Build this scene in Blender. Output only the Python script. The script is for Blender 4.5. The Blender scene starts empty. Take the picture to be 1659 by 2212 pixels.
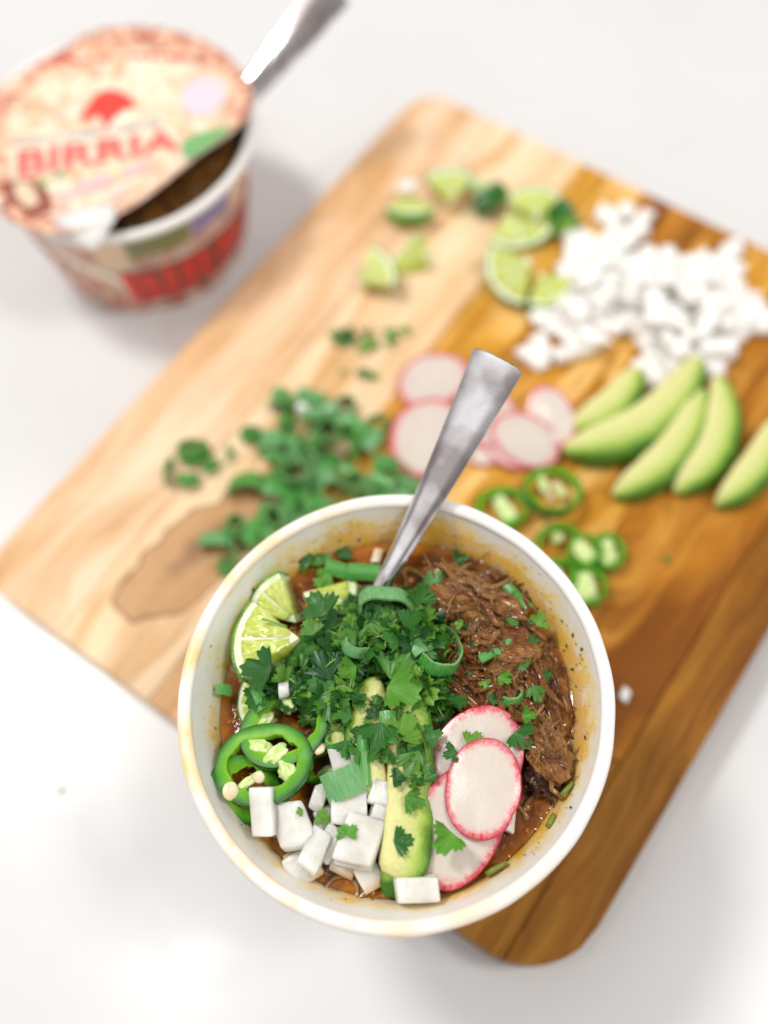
import bpy, bmesh, math, random
import numpy as np
from mathutils import Vector, Matrix, noise as mnoise
random.seed(7)
rnd = random.random
def ru(a, b): return a + (b - a) * rnd()
S = 0.01                                  # everything below is written in centimetres
sc = bpy.context.scene
col = sc.collection
# ------------------------------------------------------------------ camera
W_, H_, F_ = 1659.0, 2212.0, 2233.5       # measuring frame of the photograph and its focal length
CZ = 40.7
_d = np.array([101.1, -1070.96, -F_]); _d /= np.linalg.norm(_d); _Z = -_d
_Y = np.array([0, 1, 0.]) - _Z[1] * _Z; _Y /= np.linalg.norm(_Y); _X = np.cross(_Y, _Z)
CM = np.array([_X, _Y, _Z])
cam = bpy.data.cameras.new('camera'); co = bpy.data.objects.new('camera', cam); col.objects.link(co)
co.matrix_world = Matrix.Translation((0, 0, CZ * S)) @ Matrix([list(r) for r in CM]).to_4x4()
cam.sensor_fit = 'VERTICAL'; cam.sensor_height = 24.0; cam.lens = 24.0 * F_ / H_
cam.clip_start = 0.01; cam.clip_end = 50
cam.dof.use_dof = True; cam.dof.focus_distance = 0.2985; cam.dof.aperture_fstop = 24.2 / 11.5
sc.camera = co
def at(px, py, z):
    r = CM @ np.array([px - W_ / 2, -(py - H_ / 2), -F_]); t = (z - CZ) / r[2]
    return Vector((r[0] * t, r[1] * t, z))
def ang(px, py, z, a):
    """world heading of a direction that runs at a degrees (counter-clockwise from right) in the picture"""
    p = at(px, py, z); q = at(px + 40 * math.cos(math.radians(a)), py - 40 * math.sin(math.radians(a)), z)
    return math.atan2(q.y - p.y, q.x - p.x)
# ------------------------------------------------------------------ light
sc.view_settings.view_transform = 'Standard'; sc.view_settings.look = 'None'
sc.view_settings.exposure = 0.33; sc.view_settings.gamma = 1.0
w = bpy.data.worlds.new('World'); sc.world = w; w.use_nodes = True
wn = w.node_tree; bg = wn.nodes['Background']
tc = wn.nodes.new('ShaderNodeTexCoord'); no = wn.nodes.new('ShaderNodeTexNoise'); no.inputs['Scale'].default_value = 1.6
no.inputs['Detail'].default_value = 1.0
rp = wn.nodes.new('ShaderNodeValToRGB')
rp.color_ramp.elements[0].position = 0.36; rp.color_ramp.elements[0].color = (0.22, 0.20, 0.19, 1)
rp.color_ramp.elements[1].position = 0.62; rp.color_ramp.elements[1].color = (0.86, 0.85, 0.86, 1)
wn.links.new(tc.outputs['Generated'], no.inputs['Vector']); wn.links.new(no.outputs['Fac'], rp.inputs['Fac'])
wn.links.new(rp.outputs['Color'], bg.inputs['Color']); bg.inputs['Strength'].default_value = 0.97
def area(name, loc, target, size, power, color=(1, .96, .9), shape='DISK'):
    l = bpy.data.lights.new(name, 'AREA'); l.shape = shape; l.size = size * S; l.energy = power; l.color = color
    o = bpy.data.objects.new(name, l); col.objects.link(o)
    o.location = Vector(loc) * S
    o.rotation_euler = (Vector(target) - Vector(loc)).to_track_quat('-Z', 'Y').to_euler()
    return o
def mirror_dir(px, py, h):
    r = CM @ np.array([px - W_ / 2, -(py - H_ / 2), -F_]); P = at(px, py, 0); r = r / np.linalg.norm(r); r[2] *= -1
    return P + Vector(r) * (h / r[2])
area('kitchen_light', (-72, 55, 150), (0, 18, 0), 32, 12.4, (1, .965, .915))
area('fill_lamp', (85, 5, 150), (0, 15, 0), 34, 6.5, (1, .95, .88))  # added fill from the right, lightens the key's shadow at lower right
area('ceiling_spot', mirror_dir(392, 2085, 200), (0, 10, 0), 7, 2.6, (1, .97, .93))
area('ceiling_spot', mirror_dir(1690, 2200, 200), (0, 10, 0), 9, 1.4, (1, .97, .93))
# ------------------------------------------------------------------ mesh helpers
def mk(name, verts, faces, mats, parent=None, mi=None, smooth=True, loc=None, rotz=None, uv=None):
    me = bpy.data.meshes.new(name)
    me.from_pydata([(v[0] * S, v[1] * S, v[2] * S) for v in verts], [], faces)
    if not isinstance(mats, (list, tuple)): mats = [mats]
    for m in mats: me.materials.append(m)
    if mi is not None: me.polygons.foreach_set('material_index', mi)
    me.polygons.foreach_set('use_smooth', [smooth] * len(me.polygons))
    if uv is not None:
        l = me.uv_layers.new(name='UVMap')
        vi = np.empty(len(me.loops), dtype=np.int32); me.loops.foreach_get('vertex_index', vi)
        l.data.foreach_set('uv', np.array(uv, dtype=np.float32)[vi].ravel())
    me.validate(); me.update()
    if name in ('pepper_wall', 'onion_piece', 'onion_layer', 'scallion_ring', 'scallion_strip', 'handle', 'radish_flesh'): me.set_sharp_from_angle(angle=math.radians(38))
    o = bpy.data.objects.new(name, me); col.objects.link(o)
    if parent: o.parent = parent
    if loc is not None: o.location = Vector(loc) * S
    if rotz is not None: o.rotation_euler = (0, 0, rotz)
    return o
def tag(o, label=None, cat=None, group=None, kind=None):
    if label: o['label'] = label
    if cat: o['category'] = cat
    if group: o['group'] = group
    if kind: o['kind'] = kind
    return o
def empty(name, loc, label, cat, group=None, rot=(0, 0, 0)):
    o = bpy.data.objects.new(name, None); col.objects.link(o); o.empty_display_size = 0.01
    o.location = Vector(loc) * S; o.rotation_euler = rot
    return tag(o, label, cat, group)
def dup(o, parent=None):
    c = o.copy(); col.objects.link(c); c.parent = parent
    return c
def put(o, loc, rot=(0, 0, 0)):
    o.location = Vector(loc) * S
    o.rotation_euler = rot
    return o
def tilt(rz, ax_deg=0, ay_deg=0):
    """heading rz, then tilted about the world X and Y axes"""
    m = Matrix.Rotation(math.radians(ax_deg), 3, 'X') @ Matrix.Rotation(math.radians(ay_deg), 3, 'Y') @ Matrix.Rotation(rz, 3, 'Z')
    return m.to_euler()
def nz(x, y, z, s=1.0, seed=0.0): return mnoise.noise(Vector((x * s + seed * 7.13, y * s - seed * 3.7, z * s + seed)))
def tube(pts, rads, sides=6, flat=1.0, caps=True):
    """swept tube; returns verts, faces"""
    V = []; Fc = []; n = len(pts)
    pts = [Vector(p) for p in pts]
    up = Vector((0, 0, 1))
    for i in range(n):
        t = (pts[min(i + 1, n - 1)] - pts[max(i - 1, 0)])
        t = t.normalized() if t.length > 1e-9 else Vector((1, 0, 0))
        s = t.cross(up)
        s = s.normalized() if s.length > 1e-3 else Vector((1, 0, 0))
        b = s.cross(t)
        for k in range(sides):
            a = 2 * math.pi * k / sides
            V.append(pts[i] + s * math.cos(a) * rads[i] + b * math.sin(a) * rads[i] * flat)
    for i in range(n - 1):
        for k in range(sides):
            a = i * sides + k; b_ = i * sides + (k + 1) % sides
            Fc.append((a, b_, b_ + sides, a + sides))
    if caps:
        Fc.append(tuple(range(sides - 1, -1, -1))); Fc.append(tuple((n - 1) * sides + k for k in range(sides)))
    return V, Fc
def join(parts):
    V = []; Fc = []
    for v, f in parts:
        o = len(V); V += list(v); Fc += [tuple(i + o for i in q) for q in f]
    return V, Fc
def lathe(profile, segs=128, cx=0, cy=0, ky=1.0, wob=0.0, seed=0):
    V = []; Fc = []; n = len(profile)
    for i, (r, z) in enumerate(profile):
        for k in range(segs):
            a = 2 * math.pi * k / segs
            rr = r * (1 + wob * nz(math.cos(a) * 1.3, math.sin(a) * 1.3, z * .1, 1, seed))
            V.append((cx + rr * math.cos(a), cy + ky * rr * math.sin(a), z))
    for i in range(n - 1):
        for k in range(segs):
            a = i * segs + k; b = i * segs + (k + 1) % segs
            Fc.append((a, b, b + segs, a + segs))
    return V, Fc
def inpoly(x, y, P):
    c = False; j = len(P) - 1
    for i in range(len(P)):
        if (P[i][1] > y) != (P[j][1] > y) and x < (P[j][0] - P[i][0]) * (y - P[i][1]) / (P[j][1] - P[i][1]) + P[i][0]: c = not c
        j = i
    return c
def edge_dist(x, y, P):
    d = 1e9; j = len(P) - 1
    for i in range(len(P)):
        ax, ay = P[j]; bx, by = P[i]; dx, dy = bx - ax, by - ay
        t = max(0, min(1, ((x - ax) * dx + (y - ay) * dy) / (dx * dx + dy * dy + 1e-9)))
        d = min(d, math.hypot(x - ax - t * dx, y - ay - t * dy)); j = i
    return d
def sample(P, gap, n, tries=4000):
    xs = [p[0] for p in P]; ys = [p[1] for p in P]; out = []
    for _ in range(tries):
        x = ru(min(xs), max(xs)); y = ru(min(ys), max(ys))
        if inpoly(x, y, P) and all((x - a) ** 2 + (y - b) ** 2 > gap * gap for a, b in out):
            out.append((x, y))
            if len(out) >= n: break
    return out
# ------------------------------------------------------------------ material helpers
class NT:
    def __init__(s, name, rough=.5, spec=.5, sss=0, sssr=(.01, .004, .002), coat=0, metal=0):
        s.m = bpy.data.materials.new(name); s.m.use_nodes = True; s.t = s.m.node_tree
        s.b = s.t.nodes['Principled BSDF']; s.b.inputs['Roughness'].default_value = rough
        s.b.inputs['Specular IOR Level'].default_value = spec; s.b.inputs['Metallic'].default_value = metal
        s.b.inputs['Coat Weight'].default_value = coat; s.b.inputs['Coat Roughness'].default_value = .05
        if sss:
            s.b.inputs['Subsurface Weight'].default_value = sss; s.b.inputs['Subsurface Radius'].default_value = (1, .6, .35)
            s.b.inputs['Subsurface Scale'].default_value = sssr if not isinstance(sssr, tuple) else .002
    def n(s, ty, **kw):
        x = s.t.nodes.new(ty)
        for k, v in kw.items(): setattr(x, k, v)
        return x
    def L(s, a, b):
        if isinstance(a, bpy.types.NodeSocket): s.t.links.new(a, b)
        else:
            if isinstance(a, (tuple, list)) and len(a) == 3 and b.type == 'RGBA': a = (*a, 1)
            b.default_value = a
    def co(s, sc=(1, 1, 1), src='Object', rot=(0, 0, 0), loc=(0, 0, 0)):
        t = s.n('ShaderNodeTexCoord'); m = s.n('ShaderNodeMapping')
        k = 100.0 if src == 'Object' else 1.0
        m.inputs['Scale'].default_value = tuple(k * q for q in sc); m.inputs['Rotation'].default_value = rot
        m.inputs['Location'].default_value = loc
        s.L(t.outputs[src], m.inputs['Vector']); return m.outputs['Vector']
    def noise(s, v, scale, detail=3, rough=.55, dist=0):
        x = s.n('ShaderNodeTexNoise'); s.L(v, x.inputs['Vector']); x.inputs['Scale'].default_value = scale
        x.inputs['Detail'].default_value = detail; x.inputs['Roughness'].default_value = rough; x.inputs['Distortion'].default_value = dist
        return x.outputs['Fac']
    def vor(s, v, scale, feature='F1', out='Distance', rnd_=1.0):
        x = s.n('ShaderNodeTexVoronoi', feature=feature); s.L(v, x.inputs['Vector']); x.inputs['Scale'].default_value = scale
        x.inputs['Randomness'].default_value = rnd_
        return x.outputs[out]
    def ramp(s, f, stops):
        x = s.n('ShaderNodeValToRGB'); e = x.color_ramp.elements
        while len(e) < len(stops): e.new(.5)
        for i, (p, c) in enumerate(stops):
            e[i].position = p; e[i].color = (*c, 1) if isinstance(c, tuple) else (c, c, c, 1)
        s.L(f, x.inputs['Fac']); return x.outputs['Color']
    def mix(s, f, a, b, mode='MIX'):
        x = s.n('ShaderNodeMix', data_type='RGBA', blend_type=mode)
        s.L(f, x.inputs[0]); s.L(a, x.inputs[6]); s.L(b, x.inputs[7]); return x.outputs[2]
    def ma(s, op, a, b=0.0, c=0.0, clamp=False):
        x = s.n('ShaderNodeMath', operation=op, use_clamp=clamp)
        s.L(a, x.inputs[0]); s.L(b, x.inputs[1]); s.L(c, x.inputs[2]); return x.outputs[0]
    def sep(s, v):
        x = s.n('ShaderNodeSeparateXYZ'); s.L(v, x.inputs[0]); return x.outputs
    def bump(s, h, strength=.5, dist=.001):
        x = s.n('ShaderNodeBump'); s.L(h, x.inputs['Height']); x.inputs['Strength'].default_value = strength
        x.inputs['Distance'].default_value = dist; s.L(x.outputs[0], s.b.inputs['Normal'])
    def base(s, c): s.L(c, s.b.inputs['Base Color'])
    def rnd(s): return s.n('ShaderNodeObjectInfo').outputs['Random']
    def mr(s, f, a, b, c, d):
        x = s.n('ShaderNodeMapRange'); s.L(f, x.inputs[0])
        for i, q in enumerate((a, b, c, d)): x.inputs[i + 1].default_value = q
        return x.outputs[0]
def plain(name, c, rough=.5, **kw):
    k = NT(name, rough, **kw); k.base(c); return k.m
M = {}
# counter: white quartz, faint mottling
k = NT('white_quartz', .22, .3)
v = k.co(); f = k.noise(v, .12, 5, .6); k.base(k.ramp(f, [(.3, (.655, .66, .665)), (.7, (.685, .69, .695))]))
f2 = k.noise(v, .35, 3); k.L(k.mr(f2, .3, .7, .18, .26), k.b.inputs['Roughness']); M['counter'] = k.m
# wood planks: grain runs along local y; every plank gets its own two tones
def wood(name, a, b, c, seed, knot=None, streak=.5):
    k = NT(name, .45, .14)
    v = k.co((1, .11, 1), loc=(seed * 3.1, seed * 1.7, 0))
    warp = k.noise(k.co((.35, .09, .3), loc=(seed, 0, 0)), 1.0, 2, .5)
    x = k.sep(v)
    lane = k.ma('ADD', x[0], k.ma('MULTIPLY', warp, 5.0))
    cv = k.n('ShaderNodeCombineXYZ'); k.L(lane, cv.inputs[0]); k.L(x[1], cv.inputs[1]); k.L(x[2], cv.inputs[2])
    g1 = k.noise(cv.outputs[0], .55 if streak < .5 else .85, 3, .6); g2 = k.noise(cv.outputs[0], 3.2, 4, .65); fine = k.noise(k.co((9, .5, 9)), 1.5, 4, .7)
    t = k.ramp(g1, [(.36, a), (.50, b), (.64, c)])
    t = k.mix(k.mr(g2, .42, .75, 0, streak), t, k.mix(.62, c, (.10, .035, .008)))
    t = k.mix(k.mr(fine, .55, .85, 0, .28), t, k.mix(.5, c, (.16, .06, .015)))
    if knot:
        kx, ky = knot
        o = k.sep(k.co((1, 1, 1), loc=(-kx, -ky, 0)))
        wv = k.noise(k.co(), .35, 2, .5)
        dx = k.ma('MULTIPLY', k.ma('ADD', o[0], k.ma('MULTIPLY', o[1], -.12)), .66); dy = k.ma('MULTIPLY', o[1], .20)
        d = k.ma('SQRT', k.ma('ADD', k.ma('MULTIPLY', dx, dx), k.ma('MULTIPLY', dy, dy)))
        d = k.ma('ADD', d, k.ma('MULTIPLY', k.ma('SUBTRACT', wv, .5), 1.5))
        reg = k.ramp(d, [(0, 1.0), (.86, .92), (.96, 0.0)])
        t = k.mix(k.ma('MULTIPLY', reg, .85), t, (.46, .25, .105))
        line = k.ramp(d, [(.84, 0.0), (.90, 1.0), (.97, 0.0)])
        t = k.mix(k.ma('MULTIPLY', line, .95), t, (.22, .10, .04))
        eye = k.ramp(k.ma('ADD', d, 0.0), [(.0, 1.0), (.26, .55), (.42, 0.0)])
        t = k.mix(k.ma('MULTIPLY', eye, .75), t, (.20, .11, .07))
    k.base(t); k.bump(k.ma('ADD', fine, k.ma('MULTIPLY', g2, .5)), .25, .0003)
    k.L(k.mr(g2, .3, .7, .34, .5), k.b.inputs['Roughness'])
    return k.m
# paper bowl interior: white coated paper with turmeric-coloured broth stains rising from the liquid
def bowl_paper():
    k = NT('stained_paper', .38, .45, sss=.0)
    v = k.co(); x = k.sep(v); z = k.ma('ADD', x[2], 2.0)
    nA = k.noise(k.co((.55, .55, .9)), .9, 4, .6); nB = k.noise(v, 3.5, 4, .65)
    zz = k.ma('SUBTRACT', z, k.ma('MULTIPLY', k.ma('SUBTRACT', nA, .43), 2.1))
    zz = k.ma('SUBTRACT', zz, k.ma('MULTIPLY', k.ma('SUBTRACT', nB, .5), 1.3))
    white = k.mix(k.mr(k.noise(v, .6, 3), .4, .7, 0, 1), (.82, .815, .78), (.80, .775, .70))
    # vertical position of the stain edge varies, strongest toward the far and right-hand side
    side = k.mr(k.ma('ADD', x[0], x[1]), -6, 4, -.1, .48)
    zz = k.ma('SUBTRACT', zz, side)
    st = k.ramp(k.mr(zz, 9.7, 10.95, 0, 1), [(0, 1.0), (.35, .8), (.58, .28), (.8, 0.0)])
    st = k.ma('MULTIPLY', st, k.mr(k.noise(k.co((1, 1, 1.6)), 1.5, 4, .7), .36, .58, .30, 1.0))
    c = k.mix(k.ma('MULTIPLY', st, .95), white, (.90, .64, .11))
    st2 = k.ramp(k.mr(zz, 9.6, 10.5, 0, 1), [(.0, 1.0), (.3, .6), (.55, .0)])
    c = k.mix(k.ma('MULTIPLY', st2, .6), c, (.76, .38, .025))
    # splashes
    d = k.vor(k.co((1, 1, 1.1)), 3.4); dm = k.mr(k.noise(v, .9, 2), .42, .54, 0, 1)
    sp = k.ma('MULTIPLY', k.ramp(d, [(.0, 1.0), (.13, .85), (.2, 0.0)]), dm)
    k2 = k.mr(z, 10.95, 10.3, 0, 1)
    c = k.mix(k.ma('MULTIPLY', k.ma('MULTIPLY', sp, k2), .8), c, (.72, .30, .02))
    d3 = k.vor(k.co((1, 1, 1.4)), 6.5); c = k.mix(k.ma('MULTIPLY', k.ramp(d3, [(.0, .8), (.10, .6), (.16, 0.0)]), k.mr(k.noise(v, 1.4, 2), .5, .6, 0, .8)), c, (.36, .16, .02))
    k.base(c); k.bump(k.noise(v, 14, 3), .12, .0003); return k.m
M['bowl_in'] = bowl_paper()
k = NT('stained_rim_paper', .4, .45)
v = k.co(); x = k.sep(v)
n1 = k.noise(k.co((.6, .6, 2)), 1.0, 3, .6); far = k.mr(k.ma('ADD', k.ma('MULTIPLY', x[0], -.75), k.ma('MULTIPLY', x[1], -.25)), -3.2, 3.5, .0, 1)
c = k.mix(k.ma('MULTIPLY', k.mr(n1, .40, .62, 0, .85), far), (.84, .82, .785), (.86, .60, .22))
k.base(c); k.bump(k.noise(v, 6, 2), .15, .0004); M['bowl_rim'] = k.m
M['paper'] = plain('white_paper', (.80, .79, .77), .45)
# broth
k = NT('spiced_broth', .04, .6, coat=.4)
v = k.co(); a = k.noise(v, .8, 4, .6, 1.2); b = k.noise(v, 3.2, 3, .6, .8)
c = k.ramp(a, [(.3, (.07, .016, .003)), (.5, (.15, .036, .004)), (.66, (.28, .085, .007))])
c = k.mix(k.mr(b, .56, .68, 0, .55), c, (.55, .22, .02))
r = k.co(); rr = k.sep(r)
rad = k.ma('SQRT', k.ma('ADD', k.ma('POWER', rr[0], 2.0), k.ma('POWER', rr[1], 2.0)))
c = k.mix(k.mr(rad, 5.0, 5.32, 0, .6), c, (.42, .16, .012))
k.base(c); k.bump(k.ma('ADD', a, k.ma('MULTIPLY', b, .4)), .35, .0012); M['broth'] = k.m
k = NT('dark_broth', .3, .4); v = k.co(); k.base(k.ramp(k.noise(v, .8, 4), [(.35, (.16, .05, .008)), (.65, (.42, .17, .035))])); M['broth2'] = k.m
k = NT('oil', .02, .8, coat=1); k.base((.42, .16, .010)); k.b.inputs['Transmission Weight'].default_value = .15; M['oil'] = k.m
# onion
k = NT('onion_flesh', .14, .55, sss=.9, sssr=.006)
k.b.inputs['Subsurface Radius'].default_value = (1, .97, .9); k.b.inputs['Coat Weight'].default_value = .25
v = k.co((5, 1, 1)); f = k.noise(v, 1.3, 3); f2 = k.noise(k.co((.9, .9, .9)), .9, 2)
c = k.ramp(f2, [(.38, (.66, .65, .58)), (.60, (.86, .85, .81))]); c = k.mix(k.mr(f, .5, .75, 0, .35), c, (.62, .63, .52))
gp = k.n('ShaderNodeNewGeometry'); wz = k.sep(gp.outputs['Position'])[2]
c = k.mix(k.mr(k.ma('ADD', wz, k.ma('MULTIPLY', f2, .004)), .1035, .1055, .8, 0), c, (.70, .36, .12))   # soaked with broth near the liquid
k.base(c); k.bump(k.ma('ADD', f, k.noise(v, 7, 3)), .4, .0007); M['onion'] = k.m
k = NT('dry_onion_flesh', .3, .4, sss=.25, sssr=.004); k.b.inputs['Subsurface Radius'].default_value = (1, .97, .9); k.base((.88, .865, .83)); M['onion_board'] = k.m
# cilantro
def leafmat(name, dark, mid, light, vein):
    k = NT(name, .36, .45)
    v = k.co(); f = k.noise(v, 2.5, 3); u = k.sep(k.co(src='UV'))
    c = k.ramp(k.rnd(), [(0, dark), (.5, mid), (1, light)])
    c = k.mix(k.mr(f, .35, .7, 0, .45), c, k.mix(.5, c, dark))
    # veins fan out from the stalk: u holds the angle, v the distance
    s = k.ma('ABSOLUTE', k.ma('SINE', k.ma('MULTIPLY', u[0], 3.14159 * 9)))
    vv = k.ma('MULTIPLY', k.ramp(s, [(0, 1.0), (.14, .35), (.25, 0.0)]), k.mr(u[1], 0, 1, .85, .15))
    c = k.mix(k.ma('MULTIPLY', vv, .55), c, vein)
    k.base(c); k.bump(k.ma('ADD', k.ma('MULTIPLY', s, .3), f), .3, .0004)
    tr = k.n('ShaderNodeBsdfTranslucent'); k.L(k.mix(.5, c, (.10, .35, .02)), tr.inputs['Color'])
    ms = k.n('ShaderNodeMixShader'); ms.inputs[0].default_value = .28
    k.t.links.new(k.b.outputs[0], ms.inputs[1]); k.t.links.new(tr.outputs[0], ms.inputs[2])
    k.t.links.new(ms.outputs[0], k.t.nodes['Material Output'].inputs['Surface']); return k.m
M['leaf'] = leafmat('cilantro_green', (.014, .085, .02), (.045, .20, .028), (.20, .43, .05), (.17, .38, .12))
M['leaf_bright'] = leafmat('bright_cilantro', (.05, .21, .03), (.10, .32, .03), (.16, .42, .04), (.28, .5, .12))
M['stem'] = plain('stem_green', (.16, .34, .05), .35)
M['olive_stem'] = plain('olive_stem', (.16, .20, .025), .4)
M['herb'] = plain('dried_herb', (.05, .065, .012), .5)
# scallion
def scal(name, a, b, inner=False):
    k = NT(name, .25, .5, coat=.15)
    u = k.sep(k.co(src='UV')); cv = k.n('ShaderNodeCombineXYZ'); k.L(k.ma('MULTIPLY', u[0], 60.0), cv.inputs[0]); k.L(k.ma('MULTIPLY', u[1], 1.5), cv.inputs[1])
    f = k.noise(cv.outputs[0], 1.0, 3); g = k.noise(k.co(), 1.1, 2)
    c = k.ramp(f, [(.35, a), (.7, b)]); c = k.mix(k.mr(g, .35, .65, 0, .5), c, k.mix(.55, a, b))
    k.base(c); k.bump(f, .4, .0004); return k.m
M['scal_out'] = scal('scallion_outer', (.03, .20, .035), (.12, .40, .07))
M['scal_in'] = scal('scallion_inner', (.10, .26, .07), (.22, .42, .14))
M['scal_blue'] = scal('scallion_waxy', (.07, .25, .08), (.19, .43, .16))
M['scal_pale'] = scal('scallion_pale', (.42, .60, .22), (.62, .76, .42))
# radish
k = NT('radish_face', .2, .5, sss=.4, sssr=.003)
u = k.sep(k.co(src='UV')); v = k.co()
fine = k.noise(v, 7, 3); med = k.noise(v, 2.2, 2)
e = k.ma('ADD', u[0], k.ma('MULTIPLY', k.ma('SUBTRACT', fine, .5), .24)); e = k.ma('ADD', e, k.ma('MULTIPLY', k.ma('SUBTRACT', med, .5), .07))
c = k.ramp(e, [(.0, (.66, .595, .54)), (.78, (.65, .58, .52)), (.87, (.68, .43, .40)), (.92, (.70, .16, .20)), (.95, (.64, .05, .09)), (1, (.60, .03, .06))])
dots = k.ramp(k.vor(v, 8.5), [(0, 1.0), (.22, .8), (.33, 0.0)])
ring = k.ramp(u[0], [(.82, 0.0), (.87, 1.0), (.95, 1.0), (.98, 0.0)])
c = k.mix(k.ma('MULTIPLY', k.ma('MULTIPLY', dots, ring), .7), c, (.60, .04, .08))
# faint radial fibres
sp = k.ramp(k.noise(k.co((2.2, 38, 1), 'UV'), 1.0, 4, .65), [(.40, 0.0), (.66, 1.0)]); c = k.mix(k.ma('MULTIPLY', sp, .26), c, (.76, .71, .66)); c = k.mix(k.mr(k.noise(v, 1.1, 2), .45, .6, 0, .2), c, (.58, .52, .46))
k.base(c); k.bump(k.ma('ADD', fine, k.noise(v, 18, 2)), .12, .0004); M['radish'] = k.m
k = NT('radish_skin', .3, .5); k.base(k.ramp(k.noise(k.co(), 2, 3), [(.35, (.55, .015, .04)), (.7, (.72, .06, .10))])); M['radish_skin'] = k.m
# avocado
k = NT('avocado_flesh', .34, .45, sss=.3, sssr=.003)
u = k.sep(k.co(src='UV')); v = k.co(); f = k.noise(v, 1.2, 3)
e = k.ma('ADD', u[0], k.ma('MULTIPLY', k.ma('SUBTRACT', f, .5), .22))
c = k.ramp(e, [(.0, (.74, .70, .32)), (.50, (.62, .66, .24)), (.70, (.46, .58, .11)), (.87, (.18, .38, .035)), (1, (.04, .17, .01))])
k.base(c); k.bump(k.ma('ADD', f, k.noise(v, 9, 4)), .6, .0010); M['avocado'] = k.m
# jalapeno
k = NT('jalapeno_flesh', .36, .2, sss=.1, sssr=.002)
u = k.sep(k.co(src='UV')); f = k.noise(k.co(), 1.5, 3)
e = k.ma('ADD', k.ma('MULTIPLY', u[0], 1.12), k.ma('MULTIPLY', k.ma('SUBTRACT', f, .5), .35))
c = k.ramp(e, [(.0, (.22, .46, .03)), (.35, (.09, .33, .010)), (.68, (.03, .20, .004)), (1, (.006, .07, .002))])
k.base(c); k.bump(f, .2, .0005); M['jal'] = k.m
k = NT('jalapeno_skin', .12, .6, coat=.4); k.base(k.ramp(k.noise(k.co(), 1.0, 2), [(.35, (.008, .085, .008)), (.7, (.03, .20, .012))])); M['jal_skin'] = k.m
k = NT('jalapeno_pith', .3, .45, sss=.5, sssr=.003); k.base(k.ramp(k.noise(k.co(), 2.5, 3), [(.35, (.50, .68, .20)), (.7, (.78, .84, .50))])); k.bump(k.noise(k.co(), 5, 2), .3, .0006); M['jal_pith'] = k.m
k = NT('seed_cream', .3, .5, sss=.3, sssr=.002); k.base(k.ramp(k.noise(k.co(), 3, 2), [(.35, (.76, .60, .36)), (.7, (.86, .78, .60))])); M['seed'] = k.m
# lime
k = NT('lime_pulp', .12, .6, sss=.45, sssr=.005, coat=.35)
cc = k.co((3.2, 9.0, 1), 'UV'); f = k.vor(cc, 1.7, 'F1'); g = k.noise(k.co((2, 12, 1), 'UV'), 1.5, 3)
c = k.ramp(g, [(.35, (.40, .50, .03)), (.55, (.55, .64, .06)), (.75, (.72, .78, .22))])
c = k.mix(k.ramp(f, [(.35, 0.0), (.7, .5)]), c, (.74, .80, .38))
k.base(c); k.bump(f, .55, .0010); M['lime_pulp'] = k.m
k = NT('lime_pith', .5, .35, sss=.3, sssr=.003); k.base(k.ramp(k.noise(k.co(), 2.2, 3), [(.35, (.66, .76, .40)), (.65, (.86, .86, .68))])); k.bump(k.noise(k.co(), 5, 3), .2, .0005); M['lime_pith'] = k.m
k = NT('lime_rind', .35, .5); f = k.vor(k.co(), 9); k.base(k.ramp(k.noise(k.co(), 1.6, 3), [(.35, (.045, .19, .012)), (.7, (.18, .40, .03))])); k.bump(f, .5, .0006); M['lime_rind'] = k.m
# beef
def beefmat(name, a, b, c_):
    k = NT(name, .20, .45, coat=.6, sss=.12, sssr=.002)
    v = k.co(); f = k.noise(v, 1.2, 4, .65); g = k.noise(v, 6, 3)
    uf = k.noise(k.co((3, 5, 1), 'UV'), 2.2, 4, .7); f = k.ma('ADD', k.ma('MULTIPLY', f, .55), k.ma('MULTIPLY', uf, .45))
    c = k.ramp(f, [(.38, a), (.5, b), (.62, c_)]); c = k.mix(k.mr(g, .5, .8, 0, .5), c, a); c = k.mix(k.mr(k.rnd(), .45, 1, 0, .6), c, k.mix(.8, b, c_))  # darkest tone puts the shade of crevices into the meat colour
    k.base(c); k.bump(k.ma('ADD', g, k.ma('MULTIPLY', uf, 2.5)), 1.0, .0009); return k.m
M['beef'] = beefmat('braised_beef', (.055, .011, .001), (.30, .085, .012), (.56, .24, .05))
M['beef_pale'] = beefmat('pale_beef', (.10, .022, .003), (.38, .125, .020), (.74, .39, .11))
M['beef_dark'] = beefmat('dark_beef', (.018, .006, .003), (.075, .025, .010), (.20, .085, .030))
k = NT('noodle', .25, .5, coat=.3); k.base(k.ramp(k.noise(k.co(), 1, 3), [(.35, (.17, .085, .025)), (.7, (.38, .22, .07))])); M['noodle'] = k.m
# polished steel with finger marks; broad dark reflections are painted into its colour
k = NT('polished_steel', .12, .5, metal=1)
v = k.co(); s1 = k.noise(v, .42, 3); wv = k.n('ShaderNodeTexWave'); wv.wave_type = 'RINGS'; wv.rings_direction = 'SPHERICAL'
k.L(k.co(loc=(-3.1, .3, 0)), wv.inputs['Vector']); wv.inputs['Scale'].default_value = 2.2; wv.inputs['Distortion'].default_value = 3.5; wv.inputs['Detail'].default_value = 1
mask = k.mr(k.noise(v, .55, 2), .45, .62, 0, 1)
k.base(k.mix(k.mr(s1, .42, .6, 0, 1), (.84, .82, .82), (.42, .37, .37)))
k.L(k.ma('ADD', k.mr(s1, .35, .7, .10, .27), k.ma('MULTIPLY', k.ma('MULTIPLY', mask, wv.outputs['Fac']), .03)), k.b.inputs['Roughness'])
k.bump(k.ma('MULTIPLY', mask, wv.outputs['Fac']), .03, .0002); M['steel'] = k.m
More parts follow.
